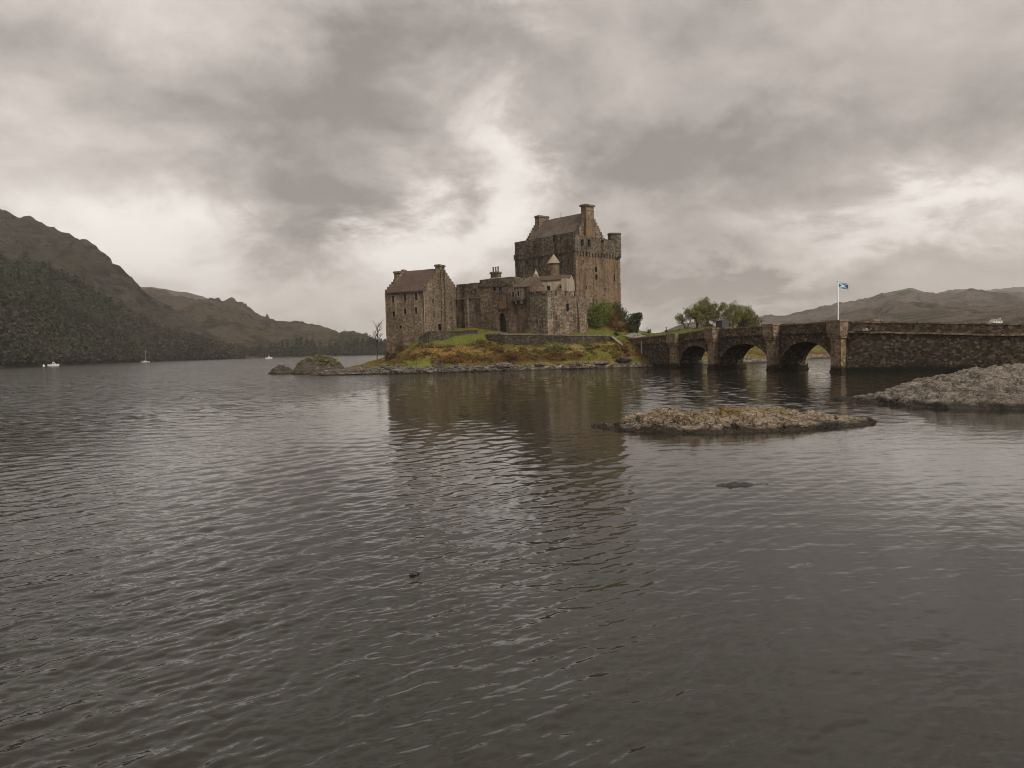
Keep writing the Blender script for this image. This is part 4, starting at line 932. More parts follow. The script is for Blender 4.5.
def bridge():
    root = empty('stone_bridge', (0, 0, 0), 'old rubble stone bridge of three arches leading to the castle island', 'bridge')
    us = [-6.0 + i * 1.0 for i in range(7)] + [1 + i for i in range(12)]
    for a, b, _ in ARCH: us += [a, b, a + 1e-4, b - 1e-4] + [a + (b - a) * (1 - math.cos(math.pi * i / 26)) / 2 for i in range(1, 26)]
    us = sorted(set(us + [23.2, 37.4, 50.3, SEND])); P = lambda s, k=0.0: Q0 + BU * s - BN * k
    strg = lambda s: ptop(s) - 1.55
    w = MB()
    for k in (0.0, BW):
        for a, b in zip(us[:-1], us[1:]):
            if b - a < 2e-4 and False: continue
            w.patch((*P(a, k), arch_z(a)), (*P(b, k), arch_z(b)), (*P(b, k), strg(b)), (*P(a, k), strg(a)), 1.0)
    for a, b in zip(us[:-1], us[1:]):
        if arch_z((a + b) / 2) > -1: w.face((*P(a), arch_z(a)), (*P(b), arch_z(b)), (*P(b, BW), arch_z(b)), (*P(a, BW), arch_z(a)))
    for a, b, _ in ARCH:
        for s in (a, b): w.face((*P(s), -1.5), (*P(s), SPR), (*P(s, BW), SPR), (*P(s, BW), -1.5))
    w.build('body', M['bridge'], root, jitter=.07)
    dk = MB(); dk.slab([(*P(-6, .35), strg(-6) + .1), (*P(SEND + 2, .35), strg(SEND) + .1), (*P(SEND + 2, BW - .35), strg(SEND) + .1), (*P(-6, BW - .35), strg(-6) + .1)],
                       [(*P(-6, .35), ptop(-6) - 1.1), (*P(SEND + 2, .35), ptop(SEND) - 1.1), (*P(SEND + 2, BW - .35), ptop(SEND) - 1.1), (*P(-6, BW - .35), ptop(-6) - 1.1)], 2)
    dk.build('roadway', M['coping'], root)
    for k in (0.0, BW):
        sg = 1 if k == 0 else -1
        pm = MB(); st = MB(); cp = MB()
        ss = list(np.linspace(-6, SEND, 60))
        for a, b in zip(ss[:-1], ss[1:]):
            kk = k - sg * .02 if k == 0 else k + .02; ki = k + sg * .42
            pm.slab([(*P(a, kk), strg(a) + .2), (*P(b, kk), strg(b) + .2), (*P(b, ki), strg(b) + .2), (*P(a, ki), strg(a) + .2)],
                    [(*P(a, kk), ptop(a) - .2), (*P(b, kk), ptop(b) - .2), (*P(b, ki), ptop(b) - .2), (*P(a, ki), ptop(a) - .2)], 1)
            ko = k - sg * .16
            st.slab([(*P(a, ko), strg(a)), (*P(b, ko), strg(b)), (*P(b, ki), strg(b)), (*P(a, ki), strg(a))], [(*P(a, ko), strg(a) + .198), (*P(b, ko), strg(b) + .198), (*P(b, ki), strg(b) + .198), (*P(a, ki), strg(a) + .198)], 1)
            kc = k - sg * .1; kd = k + sg * .5; hgt = .06 * math.sin(a * 7.3)
            cp.slab([(*P(a, kc), ptop(a) - .198), (*P(b - .02, kc), ptop(b) - .198), (*P(b - .02, kd), ptop(b) - .198), (*P(a, kd), ptop(a) - .198)], [(*P(a, kc), ptop(a) + hgt), (*P(b - .02, kc), ptop(b) + hgt), (*P(b - .02, kd), ptop(b) + hgt), (*P(a, kd), ptop(a) + hgt)], 2)
        par = pm.build('parapet', M['parapet'], root, jitter=.06); sub(cp, 'coping', M['pier'], par, jitter=.05); st.build('string_course', M['bridge'], root, jitter=.04)
    for a, b, zc in ARCH:
        rg = MB(); N = 23; c = (a + b) / 2
        for i in range(N):
            t0, t1 = math.pi * (i + .04) / N, math.pi * (i + .96) / N
            q = []
            for t in (t0, t1):
                x = -math.cos(t); s = c + x * (b - a) / 2; z = SPR + (zc - SPR) * math.sqrt(max(0, 1 - abs(x) ** 2.15)); q.append((s, z, c + x * ((b - a) / 2 + .55), SPR + (z - SPR) * (1 + .58 / (zc - SPR))))
            (s0, z0, o0, h0), (s1, z1, o1, h1) = q
            rg.slab([(*P(s0, -.06), z0), (*P(s1, -.06), z1), (*P(o1, -.06), h1), (*P(o0, -.06), h0)], [(*P(s0, .1), z0), (*P(s1, .1), z1), (*P(o1, .1), h1), (*P(o0, .1), h0)], 3)
        rg.build('arch_ring', M['parapet'], root, jitter=.03)
    for s0, s1, pr in PIERS:
        z = strg((s0 + s1) / 2); wd = s1 - s0
        for e, c in ((BN, P((s0 + s1) / 2)), (-BN, P((s0 + s1) / 2, BW))):
            m = MB(); cc = c + e * (pr / 2 - .05)
            m.box(cc, BU, wd, pr + .1, -1.5, .25, 0, 1); m.box(cc, BU, wd - .2, pr, .25, z - .75, .02, .8)
            pr_ = m.build('pier', M['pier'], root, jitter=.08)
            if pr > .5:
                f = MB(); cc = c + e * (pr / 2)
                for i, (dz, g) in enumerate(((.0, .10), (.28, .22), (.56, .34))):
                    f.box(cc + e * (g / 2), BU, wd + g, pr + g, z - .75 + dz, z - .75 + dz + .277, 0, 2)
                f.box(cc + e * .2, BU, wd + .35, pr + .4, z + .09, ptop(s0) - .1, .02, 1); f.box(cc + e * .22, BU, wd + .5, pr + .5, ptop(s0) - .1, ptop(s0) + .14, .04, 1)
                sub(f, 'refuge', M['pier'], pr_, jitter=.06)
    # causeway running on to the right from the last pier
    cw = [P(SEND - .3), np.array([59.2, 91.0]), np.array([74.0, 80.0])]; tops = [6.75, 5.75, 5.0]
    bd, pp, cc = MB(), MB(), MB()
    for (p, q), (ta, tb) in zip(zip(cw[:-1], cw[1:]), zip(tops[:-1], tops[1:])):
        n = norm_of(unit(p, q))
        f = lambda k, a, b: [(*(p + n * k[0]), a), (*(q + n * k[0]), b), (*(q + n * k[1]), b), (*(p + n * k[1]), a)]
        bd.slab(f((.28, -5.5), -1.5, -1.5), f((0, -5.5), ta - 1.5, tb - 1.5), 1)
        cc.slab(f((.18, -.5), ta - 1.5 + .004, tb - 1.5 + .004), f((.18, -.5), ta - 1.28, tb - 1.28), 1)
        pp.slab(f((.02, -.45), ta - 1.276, tb - 1.276), f((.02, -.45), ta - .16, tb - .16), 1)
        cc.slab(f((.1, -.55), ta - .156, tb - .156), f((.1, -.55), ta + .03, tb + .03), 1)
    bd.build('causeway_wall', M['bridge'], root, jitter=.1); pp.build('causeway_parapet', M['parapet'], root, jitter=.07); cc.build('causeway_coping', M['pier'], root, jitter=.07)
    # pale pipe on the island end
    s, _ = hit(642.5, 357, Q0, Q0 + BU); m = MB(); m.tube((*P(s, -.14), .2), (*P(s, -.14), 5.0), .17); m.build('drainpipe', M['pipe'], root)
    return P
BP = bridge()
def path_strip():
    pts = [(BP(-2, BW / 2), 3.6), (BP(-7, BW / 2), 3.6), (np.array([25.5, 160.0]), 3.0), (np.array([27.5, 166.0]), 2.4), (np.array([29.0, 172.0]), 2.2)]
    V = []; cx = []
    for i in range(len(pts) - 1):
        for t in np.linspace(0, 1, 8, endpoint=False): cx.append((pts[i][0] * (1 - t) + pts[i + 1][0] * t, pts[i][1] * (1 - t) + pts[i + 1][1] * t))
    for i, (c, w) in enumerate(cx):
        d = unit(cx[max(i - 1, 0)][0], cx[min(i + 1, len(cx) - 1)][0]); n = norm_of(d)
        for k in np.linspace(-.5, .5, 13):
            p = c + n * w * k; V.append((p[0], p[1], max(float(ground(p[0], p[1], False)) + .25, ptop(-4) - 1.06 if i < 14 else -9) + .06))
    tag(link_mesh('path', np_mesh('path', np.array(V), grid_faces(len(cx), 13)), flat('path_gravel', (0.19, 0.165, 0.135), .95, .1, .15)), 'pale gravel path from the bridge to the castle', 'path', kind='structure')
path_strip()


# ------------------------------------------------------------------ flag
def flagpole():
    b = xy(838.2, 318, 1.0); b = b * float(np.dot(BP(0, BW + .3), -BN) / np.dot(b, -BN)); zb = ptop(50) - 1.1; Yp = float(b[1]); zt_ = 12.5
    root = empty('flagpole', (0, 0, 0), 'white flagpole flying a blue flag with white diagonal cross above the bridge', 'flagpole')
    m = MB(); m.ring(b, [(.13, -1), (.13, zb), (.10, zb + 3), (.065, zt_)], 10); m.build('pole', M['white'], root, smooth=True)
    m = MB(); m.ring(b, [(.03, zt_), (.13, zt_ + .06), (.13, zt_ + .17), (.03, zt_ + .24)], 10); m.build('finial', M['white'], root)
    blue = flat('flag_blue', (0.05, 0.23, 0.46), .8, .2, .1); W, Hh = 1.25, 0.78
    d = np.array([0.94, -0.34]); nrm = norm_of(d)
    def P(u, v, k=0.0):
        wv = .10 * math.sin(u * 7.0 + v) * min(1, u * 1.5 + .1); q = b + d * (.07 + u * W) + nrm * (wv + k); return (*q, zt_ - .1 - Hh + v * Hh - .28 * u * u + .04 * math.sin(u * 9))
    f = MB(); N = 20
    for k in (-.008, .008):
        for i in range(N):
            for j in range(8): f.face(P(i / N, j / 8, k), P((i + 1) / N, j / 8, k), P((i + 1) / N, (j + 1) / 8, k), P(i / N, (j + 1) / 8, k))
    fl = f.build('flag', blue, root, smooth=True)
    s = MB(); t = .13
    for k in (-.014, .014):
        for i in range(N):
            u, v = i / N, (i + 1) / N
            for g in (lambda x: x, lambda x: 1 - x):
                c = lambda x: min(1, max(0, x))
                s.face(P(u, c(g(u) - t), k), P(v, c(g(v) - t), k), P(v, c(g(v) + t), k), P(u, c(g(u) + t), k))
    sub(s, 'cross', M['white'], fl, smooth=True)
flagpole()


# ------------------------------------------------------------------ trees, shrubs, bracken
def leaf_cloud(mb_v, c, rad, n, size, rg, squash=.8, shell=.35):
    d = rg.normal(size=(n, 3)); d /= np.linalg.norm(d, axis=1)[:, None]
    r = (shell + (1 - shell) * rg.random((n, 1)) ** .6); p = np.array(c) + d * r * rad * np.array([1, 1, squash])
    a = rg.normal(size=(n, 3)); b = rg.normal(size=(n, 3)); a /= np.linalg.norm(a, axis=1)[:, None]; b /= np.linalg.norm(b, axis=1)[:, None]
    s = size * rg.uniform(.5, 1.4, (n, 1)); mb_v.append(np.stack([p + a * s, p + b * s, p - a * s, p - b * s], 1).reshape(-1, 3))
def cloud_obj(name, lst, mat, parent=None):
    V = np.concatenate(lst); return link_mesh(name, np_mesh(name, V, np.arange(len(V)).reshape(-1, 4), False), mat, parent)
def branch(mb, p, d, L, r, depth, rg, tips, spread=.55, segs=3):
    p = Vector(p); d = Vector(d).normalized()
    for i in range(segs):
        d = (d + Vector(rg.normal(0, .16, 3)) + Vector((0, 0, .06))).normalized(); q = p + d * (L / segs); r2 = r * .84
        mb.tube(p, q, r, r2, 5); p, r = q, r2
        if depth > 0 and i > 0:
            for _ in range(rg.integers(1, 3)):
                nd = (d + Vector(rg.normal(0, spread, 3))).normalized(); branch(mb, p, nd, L * rg.uniform(.5, .72), r * .6, depth - 1, rg, tips, spread, segs)
        if depth < 3 and i != 1: tips.append(tuple(p))
    tips.append(tuple(p))
def tree(name, x, y, h, label, mat, seed, leaves=26, lsize=.16, trunk=.2, depth=3, spread=.6, lean=(0, 0), clump=.75, group=None, z=None, stems=1):
    rg = np.random.default_rng(seed); z = float(ground(x, y)) if z is None else z
    root = empty(name, (0, 0, 0), label, 'tree', group); tr = MB(); tips = []
    for k in range(stems):
        a = rg.uniform(0, 6.28); o = .0 if stems == 1 else trunk * .7
        branch(tr, (x + o * math.cos(a), y + o * math.sin(a), z - .3), (lean[0] + (stems > 1) * .45 * math.cos(a), lean[1] + (stems > 1) * .45 * math.sin(a), 1), h * .5, trunk, depth, rg, tips, spread)
    tr.build('trunk', M['bark'], root)
    if leaves:
        L = []
        for t in tips: leaf_cloud(L, t, clump * rg.uniform(.6, 1.25), leaves, lsize, rg)
        cloud_obj('crown', L, mat, root)
    return root
G = 'trees behind the bridge'
tz = lambda px, Y: xy(px, 325, Y)
for px, Y, h, lab, sd, lv, st in ((686, 188, 4.6, 'small sparse grey tree left of the leafier trees behind the bridge', 11, 3, 3), (697, 190, 5.6, 'low olive tree beside the tallest tree behind the bridge', 12, 11, 4), (709, 192, 7.7, 'tallest dark olive tree in the clump behind the bridge', 13, 10, 5), (727, 187, 6.6, 'half bare olive tree right of the gap behind the bridge', 14, 10, 4),
                             (739, 190, 7.2, 'rounded olive tree near the end of the clump behind the bridge', 15, 9, 5), (751, 191, 5.6, 'drooping yellowish tree at the far right of the clump behind the bridge', 16, 10, 4)):
    q = tz(px, Y); tree('leafy_tree', q[0], q[1], h, lab, M['leaf_olive'], sd, lv, .14, .15, 3, .75, clump=.85, group=G, stems=st)
def leafless_tree():
    rg = np.random.default_rng(4); q = xy(377, 350, 173.5); z = float(ground(q[0], q[1])); root = empty('bare_tree', (0, 0, 0), 'leafless little tree on the bank left of the gabled house', 'tree')
    t = MB(); b = MB(); p = Vector((q[0], q[1], z - .3)); d = Vector((.02, 0, 1)); H = zt(377, 326, 173.5) - z; r = .15; k = 7
    for i in range(k):
        n = p + (d + Vector((rg.normal(0, .10), rg.normal(0, .1), 0))) * (H / k); t.tube(p, n, r, r * .84, 6); p = n; r *= .84
        if i >= 2:
            for w in range(4):
                a = rg.uniform(0, 6.28); L = H * rg.uniform(.20, .34) * (1.15 - i / k * .6); c = p.copy(); e = Vector((math.cos(a) * .75, math.sin(a) * .75, .8)); rr = .075
                for m in range(4):
                    f = c + (e + Vector(rg.normal(0, .22, 3))) * (L / 4); b.tube(c, f, rr, rr * .8, 5); c = f; rr *= .8
                    for u in range(2): g = c + (e + Vector(rg.normal(0, .7, 3))) * (L * .2); b.tube(c, g, rr * .75, .022, 4)
    t.build('trunk', M['bark'], root); b.build('branches', M['bark'], root)
leafless_tree()
q = xy(648, 331, 205); tree('bare_tree', q[0], q[1], 2.4, 'small grey bare tree on the skyline above the gravel path', M['leaf_brown'], 33, 3, trunk=.07, depth=3, stems=2)

def shrub(name, px, py, Y, rx, rz, label, mat, seed, n=900, size=.14, cat='shrub', lumps=7, group=None):
    """a rounded bush of small leaves on short stems"""
    rg = np.random.default_rng(seed); c = xy(px, py, Y); z = float(ground(c[0], c[1])); root = empty(name, (0, 0, 0), label, cat, group); L = []
    for i in range(lumps):
        a = rg.uniform(0, 6.28); rr = rx * .55 * math.sqrt(rg.random()); zz = z + rz * (.22 if i < 2 else rg.uniform(.3, .72))
        leaf_cloud(L, (c[0] + rr * math.cos(a), c[1] + rr * math.sin(a) * .8, zz), rx * rg.uniform(.35, .6), n // lumps, size, rg, squash=min(1.2, rz / rx), shell=.2)
    cloud_obj('foliage', L, mat, root); s = MB()
    for i in range(9):
        a = rg.uniform(0, 6.28); s.tube((c[0], c[1], z - .2), (c[0] + rx * .5 * math.cos(a), c[1] + rx * .5 * math.sin(a), z + rz * .6), .05, .02, 5)
    s.build('stems', M['bark'], root)
SH = [(596, 330, 167, 3.2, 6.6, 'big dark green bush against the foot of the bastion buttress', 'leaf_green', 2600), (604, 322, 171, 2.8, 5.4, 'bright green bush on the bank under the keep', 'leaf_green', 2200),
      (620, 313, 176, 3.0, 4.2, 'dark bush at the top of the bank below the keep corner', 'leaf_dark', 2200), (637, 331, 165, 1.9, 5.4, 'rounded dark evergreen bush at the right end of the bank', 'leaf_dark', 2600),
      (630, 322, 171, 2.2, 4.6, 'dark ragged bush between the rust bank and the rounded evergreen', 'leaf_dark', 1800), (614, 322, 169.5, 2.6, 3.6, 'rust brown bracken clump on the bank under the keep', 'leaf_rust', 700),
      (620, 328, 166, 2.6, 2.4, 'low orange brown heather clump beside the castle lawn', 'leaf_rust', 600), (608, 314, 174, 2.6, 3.4, 'straw coloured shrub just under the keep wall', 'leaf_brown', 600),
      (557, 353, 152, 3.2, 2.2, 'rounded brown gorse bush on the grass slope below the bastion', 'leaf_olive', 900), (513, 358, 149.4, 2.6, 1.6, 'low rust bush near the shingle below the doorway', 'leaf_rust', 600),
      (446, 358, 148.2, 4.2, 1.1, 'flat dark rust bracken patch low on the slope below the gabled house', 'leaf_rust', 700), (392, 352, 158, 2.0, 1.7, 'dark bramble bush at the left foot of the gabled house', 'leaf_brown', 600),
      (400, 345, 163, 2.2, 1.8, 'brown bush growing against the gabled house wall', 'leaf_brown', 600), (478, 344, 158.5, 2.4, 1.2, 'olive shrub in the gap between the two low walls', 'leaf_olive', 700),
      (500, 352, 152, 1.6, 1.0, 'small russet tuft on the slope beneath the doorway', 'leaf_rust', 400), (590, 352, 152, 1.6, 1.0, 'olive tuft low on the slope toward the bridge', 'leaf_olive', 400),
      (616, 335, 158, .55, 1.1, 'tiny dark bush at the lawn edge above the sloping wall', 'leaf_dark', 200), (666, 334, 160, .7, 1.0, 'dark tuft at the foot of the slim post by the path', 'leaf_dark', 200), (848, 326, 118, 1.3, 2.2, 'green bush behind the parapet beside the flagpole', 'leaf_green', 400)]
for i, (px, py, Y, rx, rz, lab, mt, n) in enumerate(SH): shrub('shrub', px, py, Y, rx, rz, lab, M[mt], 100 + i, n, .13)

def grass_stuff():
    """rough grass tussocks over the slope, the lawn and the spit"""
    rg = np.random.default_rng(9); n = 26000
    x = rg.uniform(-40, 72, n); y = 143 + rg.random(n) ** 1.4 * 60; z = ground(x, y); k = (z > 1.5 + .7 * fbm(x * .3, y * .3, 3, 5)) & (z < 12)
    x, y, z = x[k], y[k], z[k]; n = len(x); h = rg.uniform(.15, .5, n) * np.where(y > 158, .45, 1.0)
    a = rg.uniform(0, 6.28, n); w = rg.uniform(.06, .2, n); l = rg.normal(0, .2, (n, 2))
    V = np.stack([np.stack([x - w * np.cos(a), y - w * np.sin(a), z - .05], -1), np.stack([x + w * np.cos(a), y + w * np.sin(a), z - .05], -1), np.stack([x + l[:, 0] * h * 2, y + l[:, 1] * h * 2, z + h], -1)], 1).reshape(-1, 3)
    m, nt, b, pos = base_mat('rough_grass', .9, .1)
    f = nt.noise(pos, .22, 4, .6); g = nt.noise(pos, 3.0, 2, .6)
    gc = nt.ramp(nt.math('MULTIPLY_ADD', g, .35, nt.math('MULTIPLY', f, .65)), [(.40, (.09, .045, .016)), (.45, (.15, .125, .036)), (.50, (.075, .085, .017)), (.55, (.14, .13, .034)), (.60, (.19, .15, .055)), (.66, (.08, .04, .015))])
    sp = nt.new('ShaderNodeSeparateXYZ'); nt.L.new(pos, sp.inputs[0]); nt.L.new(zones(nt, pos, sp.outputs[2], g, gc), b.inputs['Base Color'])
    tag(link_mesh('rough_grass', np_mesh('rough_grass', V, np.arange(len(V)).reshape(-1, 3), False), m), 'rough straw and green grass on the island slope', 'grass', kind='stuff')
grass_stuff()


def bracken_stuff():
    """knee high bracken, rushes and heather in drifts over the bank"""
    rg = np.random.default_rng(19); L = []; n = 0
    while n < 620:
        x = rg.uniform(-26, 23); y = rg.uniform(145.5, 157) if rg.random() < .8 else rg.uniform(157, 162); z = float(ground(x, y))
        if z < 1.7 or z > 6.2 or float(fbm(x * .22, y * .35, 4, 61)) < rg.normal(.02, .10): continue
        r = rg.uniform(.28, .75); leaf_cloud(L, (x, y, z + r * .2), r, int(26 + 50 * r), .10, rg, .7, .2); n += 1
    m, nt, b, pos = base_mat('bracken_drifts', .9, .1); f = nt.noise(pos, .3, 4, .6); g = nt.noise(pos, 2.5, 2, .6)
    nt.L.new(nt.ramp(nt.math('MULTIPLY_ADD', g, .35, nt.math('MULTIPLY', f, .65)), [(.38, (.05, .022, .009)), (.46, (.12, .055, .02)), (.52, (.17, .115, .04)), (.57, (.075, .08, .02)), (.64, (.05, .04, .016))]), b.inputs['Base Color'])
    tag(cloud_obj('bracken', L, m), 'rust and straw coloured bracken and rushes over the island bank', 'bracken', kind='stuff')
bracken_stuff()

# ------------------------------------------------------------------ rocks
def blob(rg, r, sx=1, sy=1, sz=.7, seed=0, sub_=2):
    """an angular stone as (verts, faces)"""
    import bmesh
    bm = bmesh.new(); bmesh.ops.create_icosphere(bm, subdivisions=sub_, radius=1.0); o = Vector(rg.uniform(-50, 50, 3))
    for v in bm.verts:
        n = mnoise.noise(v.co * 1.1 + o) * .38 + mnoise.noise(v.co * 2.7 + o) * .16
        v.co = v.co * (1 + n); v.co = Vector((v.co.x * r * sx, v.co.y * r * sy, v.co.z * r * sz))
    V = np.array([v.co[:] for v in bm.verts]); F = np.array([[q.index for q in f.verts] for f in bm.faces]); bm.free(); return V, F
def shingle():
    rg = np.random.default_rng(14); kinds = [blob(rg, 1, 1, rg.uniform(.7, 1), rg.uniform(.5, .8), sub_=1) for _ in range(6)]; VV = []; FF = []; c = 0; n = 0
    while n < 1900:
        x = rg.uniform(-37, 24); y = rg.uniform(142, 150.5); z = float(ground(x, y))
        if not -.1 < z < 1.3 + rg.normal(0, .25): continue
        if float(fbm(x * .16, y * .3, 3, 91)) < rg.normal(.0, .12): continue
        V, F = kinds[rg.integers(6)]; s = .10 + .30 * rg.random() ** 2.5 + (.45 * rg.random() if rg.random() < .05 else 0); t = rg.uniform(0, 6.28); R = np.array([[math.cos(t), -math.sin(t), 0], [math.sin(t), math.cos(t), 0], [0, 0, 1]])
        VV.append((V * s) @ R.T + np.array([x, y, z + s * .2])); FF.append(F + c); c += len(V); n += 1
    tag(link_mesh('shingle', np_mesh('shingle', np.concatenate(VV), np.concatenate(FF), False), M['stone']), 'pale stones and shingle along the island shore', 'shingle', kind='stuff')
shingle()
def boulder(px, py, Y, r, label, seed, sx=1.5, sy=1.0, sz=.6, mat='stone'):
    rg = np.random.default_rng(seed); V, F = blob(rg, r, sx, sy, sz, sub_=3); p = xy(px, py, Y); z = max(-.1, float(ground(p[0], p[1])))
    o = link_mesh('boulder', np_mesh('boulder', V, F), M[mat]); o.location = (p[0], p[1], z + r * sz * .25); tag(o, label, 'boulder', 'boulders on the island shore')
for i, b in enumerate([(400, 371, 143.5, 1.1, 'broad pale boulder on the shore below the gabled house'), (391, 371, 144, .8, 'dark cracked boulder left of the broad pale one', 1.2, 1, .7, 'outcrop'), (421, 371.5, 143.8, .7, 'small pale boulder right of the broad pale one'),
                       (478, 367, 146.5, .8, 'slanting pale boulder at the waterline below the curtain wall'), (505, 366, 147, 1.0, 'wide whitish boulder on the shingle below the doorway', 2.0), (540, 367, 147, .7, 'low grey boulder on the shingle below the bastion'),
                       (355, 374, 143.5, .8, 'flat grey boulder near the tip of the grassy spit', 2.2, 1, .4), (330, 376, 143.5, .9, 'low dark boulder at the very tip of the spit', 2.6, 1, .35, 'outcrop'), (602, 365, 147.3, .8, 'grey boulder on the shingle toward the bridge', 1.6), (624, 364, 147.6, 1.0, 'dark boulder at the foot of the sloping wall', 1.3, 1, .7, 'outcrop')]):
    boulder(*b[:5], 200 + i, *b[5:])

def heightrock(name, label, cat, xs, ys, func, mat):
    X, Y = np.meshgrid(xs, ys); Z = func(X, Y); V = np.stack([X, Y, Z], -1).reshape(-1, 3)
    F = grid_faces(*X.shape); k = (Z.reshape(-1)[F] > -.35).any(1); F = F[k]
    used, inv = np.unique(F, return_inverse=True)
    o = link_mesh(name, np_mesh(name, V[used], inv.reshape(-1, 4), False), mat); return tag(o, label, cat)
def cracks(X, Y, sc, seed, w=.045):
    """narrow clefts along wandering joint lines"""
    a = fbm(X * sc, Y * sc * 1.7, 4, seed, .5); b = fbm(X * sc * 1.3 + 40, Y * sc * .8, 4, seed + 7, .5)
    return np.exp(-(a / w) ** 2) + .7 * np.exp(-(b / w) ** 2)
def ledges(X, Y, h, step, seed, dip=(.12, -.2)):
    """break a smooth hump into tilted slabs with short risers"""
    p = h + dip[0] * X + dip[1] * Y + .35 * step * fbm(X * .9, Y * .9, 3, seed); k = np.floor(p / step); f = p / step - k
    return (k + np.clip((f - .62) / .3, 0, 1)) * step - dip[0] * X - dip[1] * Y
def skerry_z(X, Y):
    yn = np.interp(X, [4.2, 5.2, 7, 9.6, 13, 16, 18.2, 19.4], [39.6, 38.6, 37.2, 36.2, 36.6, 37.6, 38.6, 39.8]); yf = yn + np.interp(X, [4.2, 8, 14, 19.4], [2.0, 6.5, 6.0, 1.0])
    crest = np.interp(X, [3.8, 5, 6.4, 8, 10, 12, 13.8, 15.2, 16.8, 18.4, 19.4], [-.1, .34, .66, .86, .92, .86, .76, .58, .42, .28, -.1])
    t = (Y - yn) / (yf - yn); prof = np.clip(1 - np.abs(2 * t - 1) ** 2.6, -1.2, 1)
    n = fbm(X * .8, Y * .8, 6, 301, .6); r = ridged(X * .45 + Y * .35, Y * .8 - X * .25, 5, 305, .45)
    base = np.maximum(crest, .02) * prof * (1 + .25 * n) - .3 * (crest < 0); rel = np.clip(prof + .35, 0, 1)
    h = base + rel * (.48 * (r - .62) + .14 * n)
    return .35 * h + .65 * ledges(X, Y, h, .30, 311, (.10, -.16)) - rel * (.20 * cracks(X, Y, .42, 313) - (.16 * (ridged(X * 1.9 + Y, Y * 2.4 - X * .5, 4, 309, .6) - .6))) - .06
heightrock('skerry_rock', 'low barnacled rock islet alone in the water in front of the bridge', 'rock', np.arange(2.8, 20.4, .05), np.arange(34.5, 46, .055), skerry_z, M['skerry'])
def shore_rock_z(X, Y):
    yn = np.interp(X, [20, 22, 24.3, 26.2, 29.5, 36, 42, 48, 50], [55.5, 53.6, 50.6, 45.8, 44.5, 43.4, 44, 47, 50]); yf = yn + np.interp(X, [20, 24, 28, 40, 50], [1.2, 6, 13, 17, 6])
    crest = np.interp(X, [20, 22, 24.5, 26.2, 28.2, 30, 34.6, 40, 46, 50], [-.5, -.35, .42, 1.05, 1.65, 2.15, 2.6, 3.0, 2.2, -.1])
    t = (Y - yn) / (yf - yn); prof = np.where(t < .5, 1 - np.abs(2 * t - 1) ** 2.3, 1 - np.abs(2 * t - 1) ** 2.3); prof = np.clip(prof, -1, 1)
    n = fbm(X * .4, Y * .4, 6, 401, .58); r = ridged(X * .5, Y * .8, 5, 405, .6)
    base = np.maximum(crest, .02) * prof * (1 + .14 * n) - .3 * (crest < 0); rel = np.clip(prof + .3, 0, 1)
    h = base + rel * (.5 * (r - .62) + .15 * n)
    return .5 * h + .5 * ledges(X, Y, h, .42, 411, (.06, -.12)) - rel * (.16 * cracks(X, Y, .3, 413, .035) - .16 * (ridged(X * 1.3, Y * 1.8, 4, 409, .6) - .6)) - .05
heightrock('shore_rock', 'large smooth grey brown rock sloping into the water beside the causeway', 'rock', np.arange(19, 51, .09), np.arange(42.5, 64, .1), shore_rock_z, M['rock'])
def outcrop_z(X, Y):
    d = ((X + 40.2) / 5.7) ** 2 + ((Y - 160.5) / 5.0) ** 2
    hump = np.clip(1 - d, -.5, 1); n = fbm(X * .3, Y * .3, 5, 501, .6); r = ridged(X * .28, Y * .4, 4, 505, .6)
    return 2.9 * np.sign(hump) * np.abs(hump) ** .6 * (1 + .22 * n) + np.clip(hump + .3, 0, 1) * 2.6 * (r - .6) - .1
def outcrop():
    o = heightrock('rocky_outcrop', 'grass capped dark rock outcrop at the tip of the island', 'rock', np.arange(-49, -31, .16), np.arange(152, 169, .2), outcrop_z, M['outcrop'])
    rg = np.random.default_rng(88); L = []
    for i in range(60):
        x = rg.normal(-38.6, 2.2); y = rg.normal(159.6, 1.5); z = float(outcrop_z(np.array(x), np.array(y)))
        if z > 1.7: leaf_cloud(L, (x, y, z + .05), .6, 30, .13, rg, .45)
    cloud_obj('turf', L, M['leaf_olive'], o)
outcrop()
heightrock('low_rock', 'small dark rock in the water left of the grass capped outcrop', 'rock', np.arange(-57, -45, .14), np.arange(160, 169, .16),
           lambda X, Y: 1.7 * (np.clip(1 - ((X + 49.2) / 2.8) ** 2 - ((Y - 164.5) / 2.6) ** 2, -.6, 1)) * (1 + .4 * fbm(X * .5, Y * .5, 5, 551)) + 1.3 * (ridged(X * .5, Y * .5, 4, 555) - .6), M['outcrop'])
heightrock('awash_rock', 'dark weed covered rock just breaking the surface in front of the islet', 'rock', np.arange(5.2, 8.2, .03), np.arange(22, 24.4, .03),
           lambda X, Y: .06 * np.clip(1 - ((X - 6.65) / .85) ** 2 - ((Y - 23.1) / .24) ** 2, -2, 1) + .09 * (fbm(X * 3, Y * 3, 4, 601) ) - .02, flat('wet_weed', (.018, .014, .009), .5, .5, .4, 6))
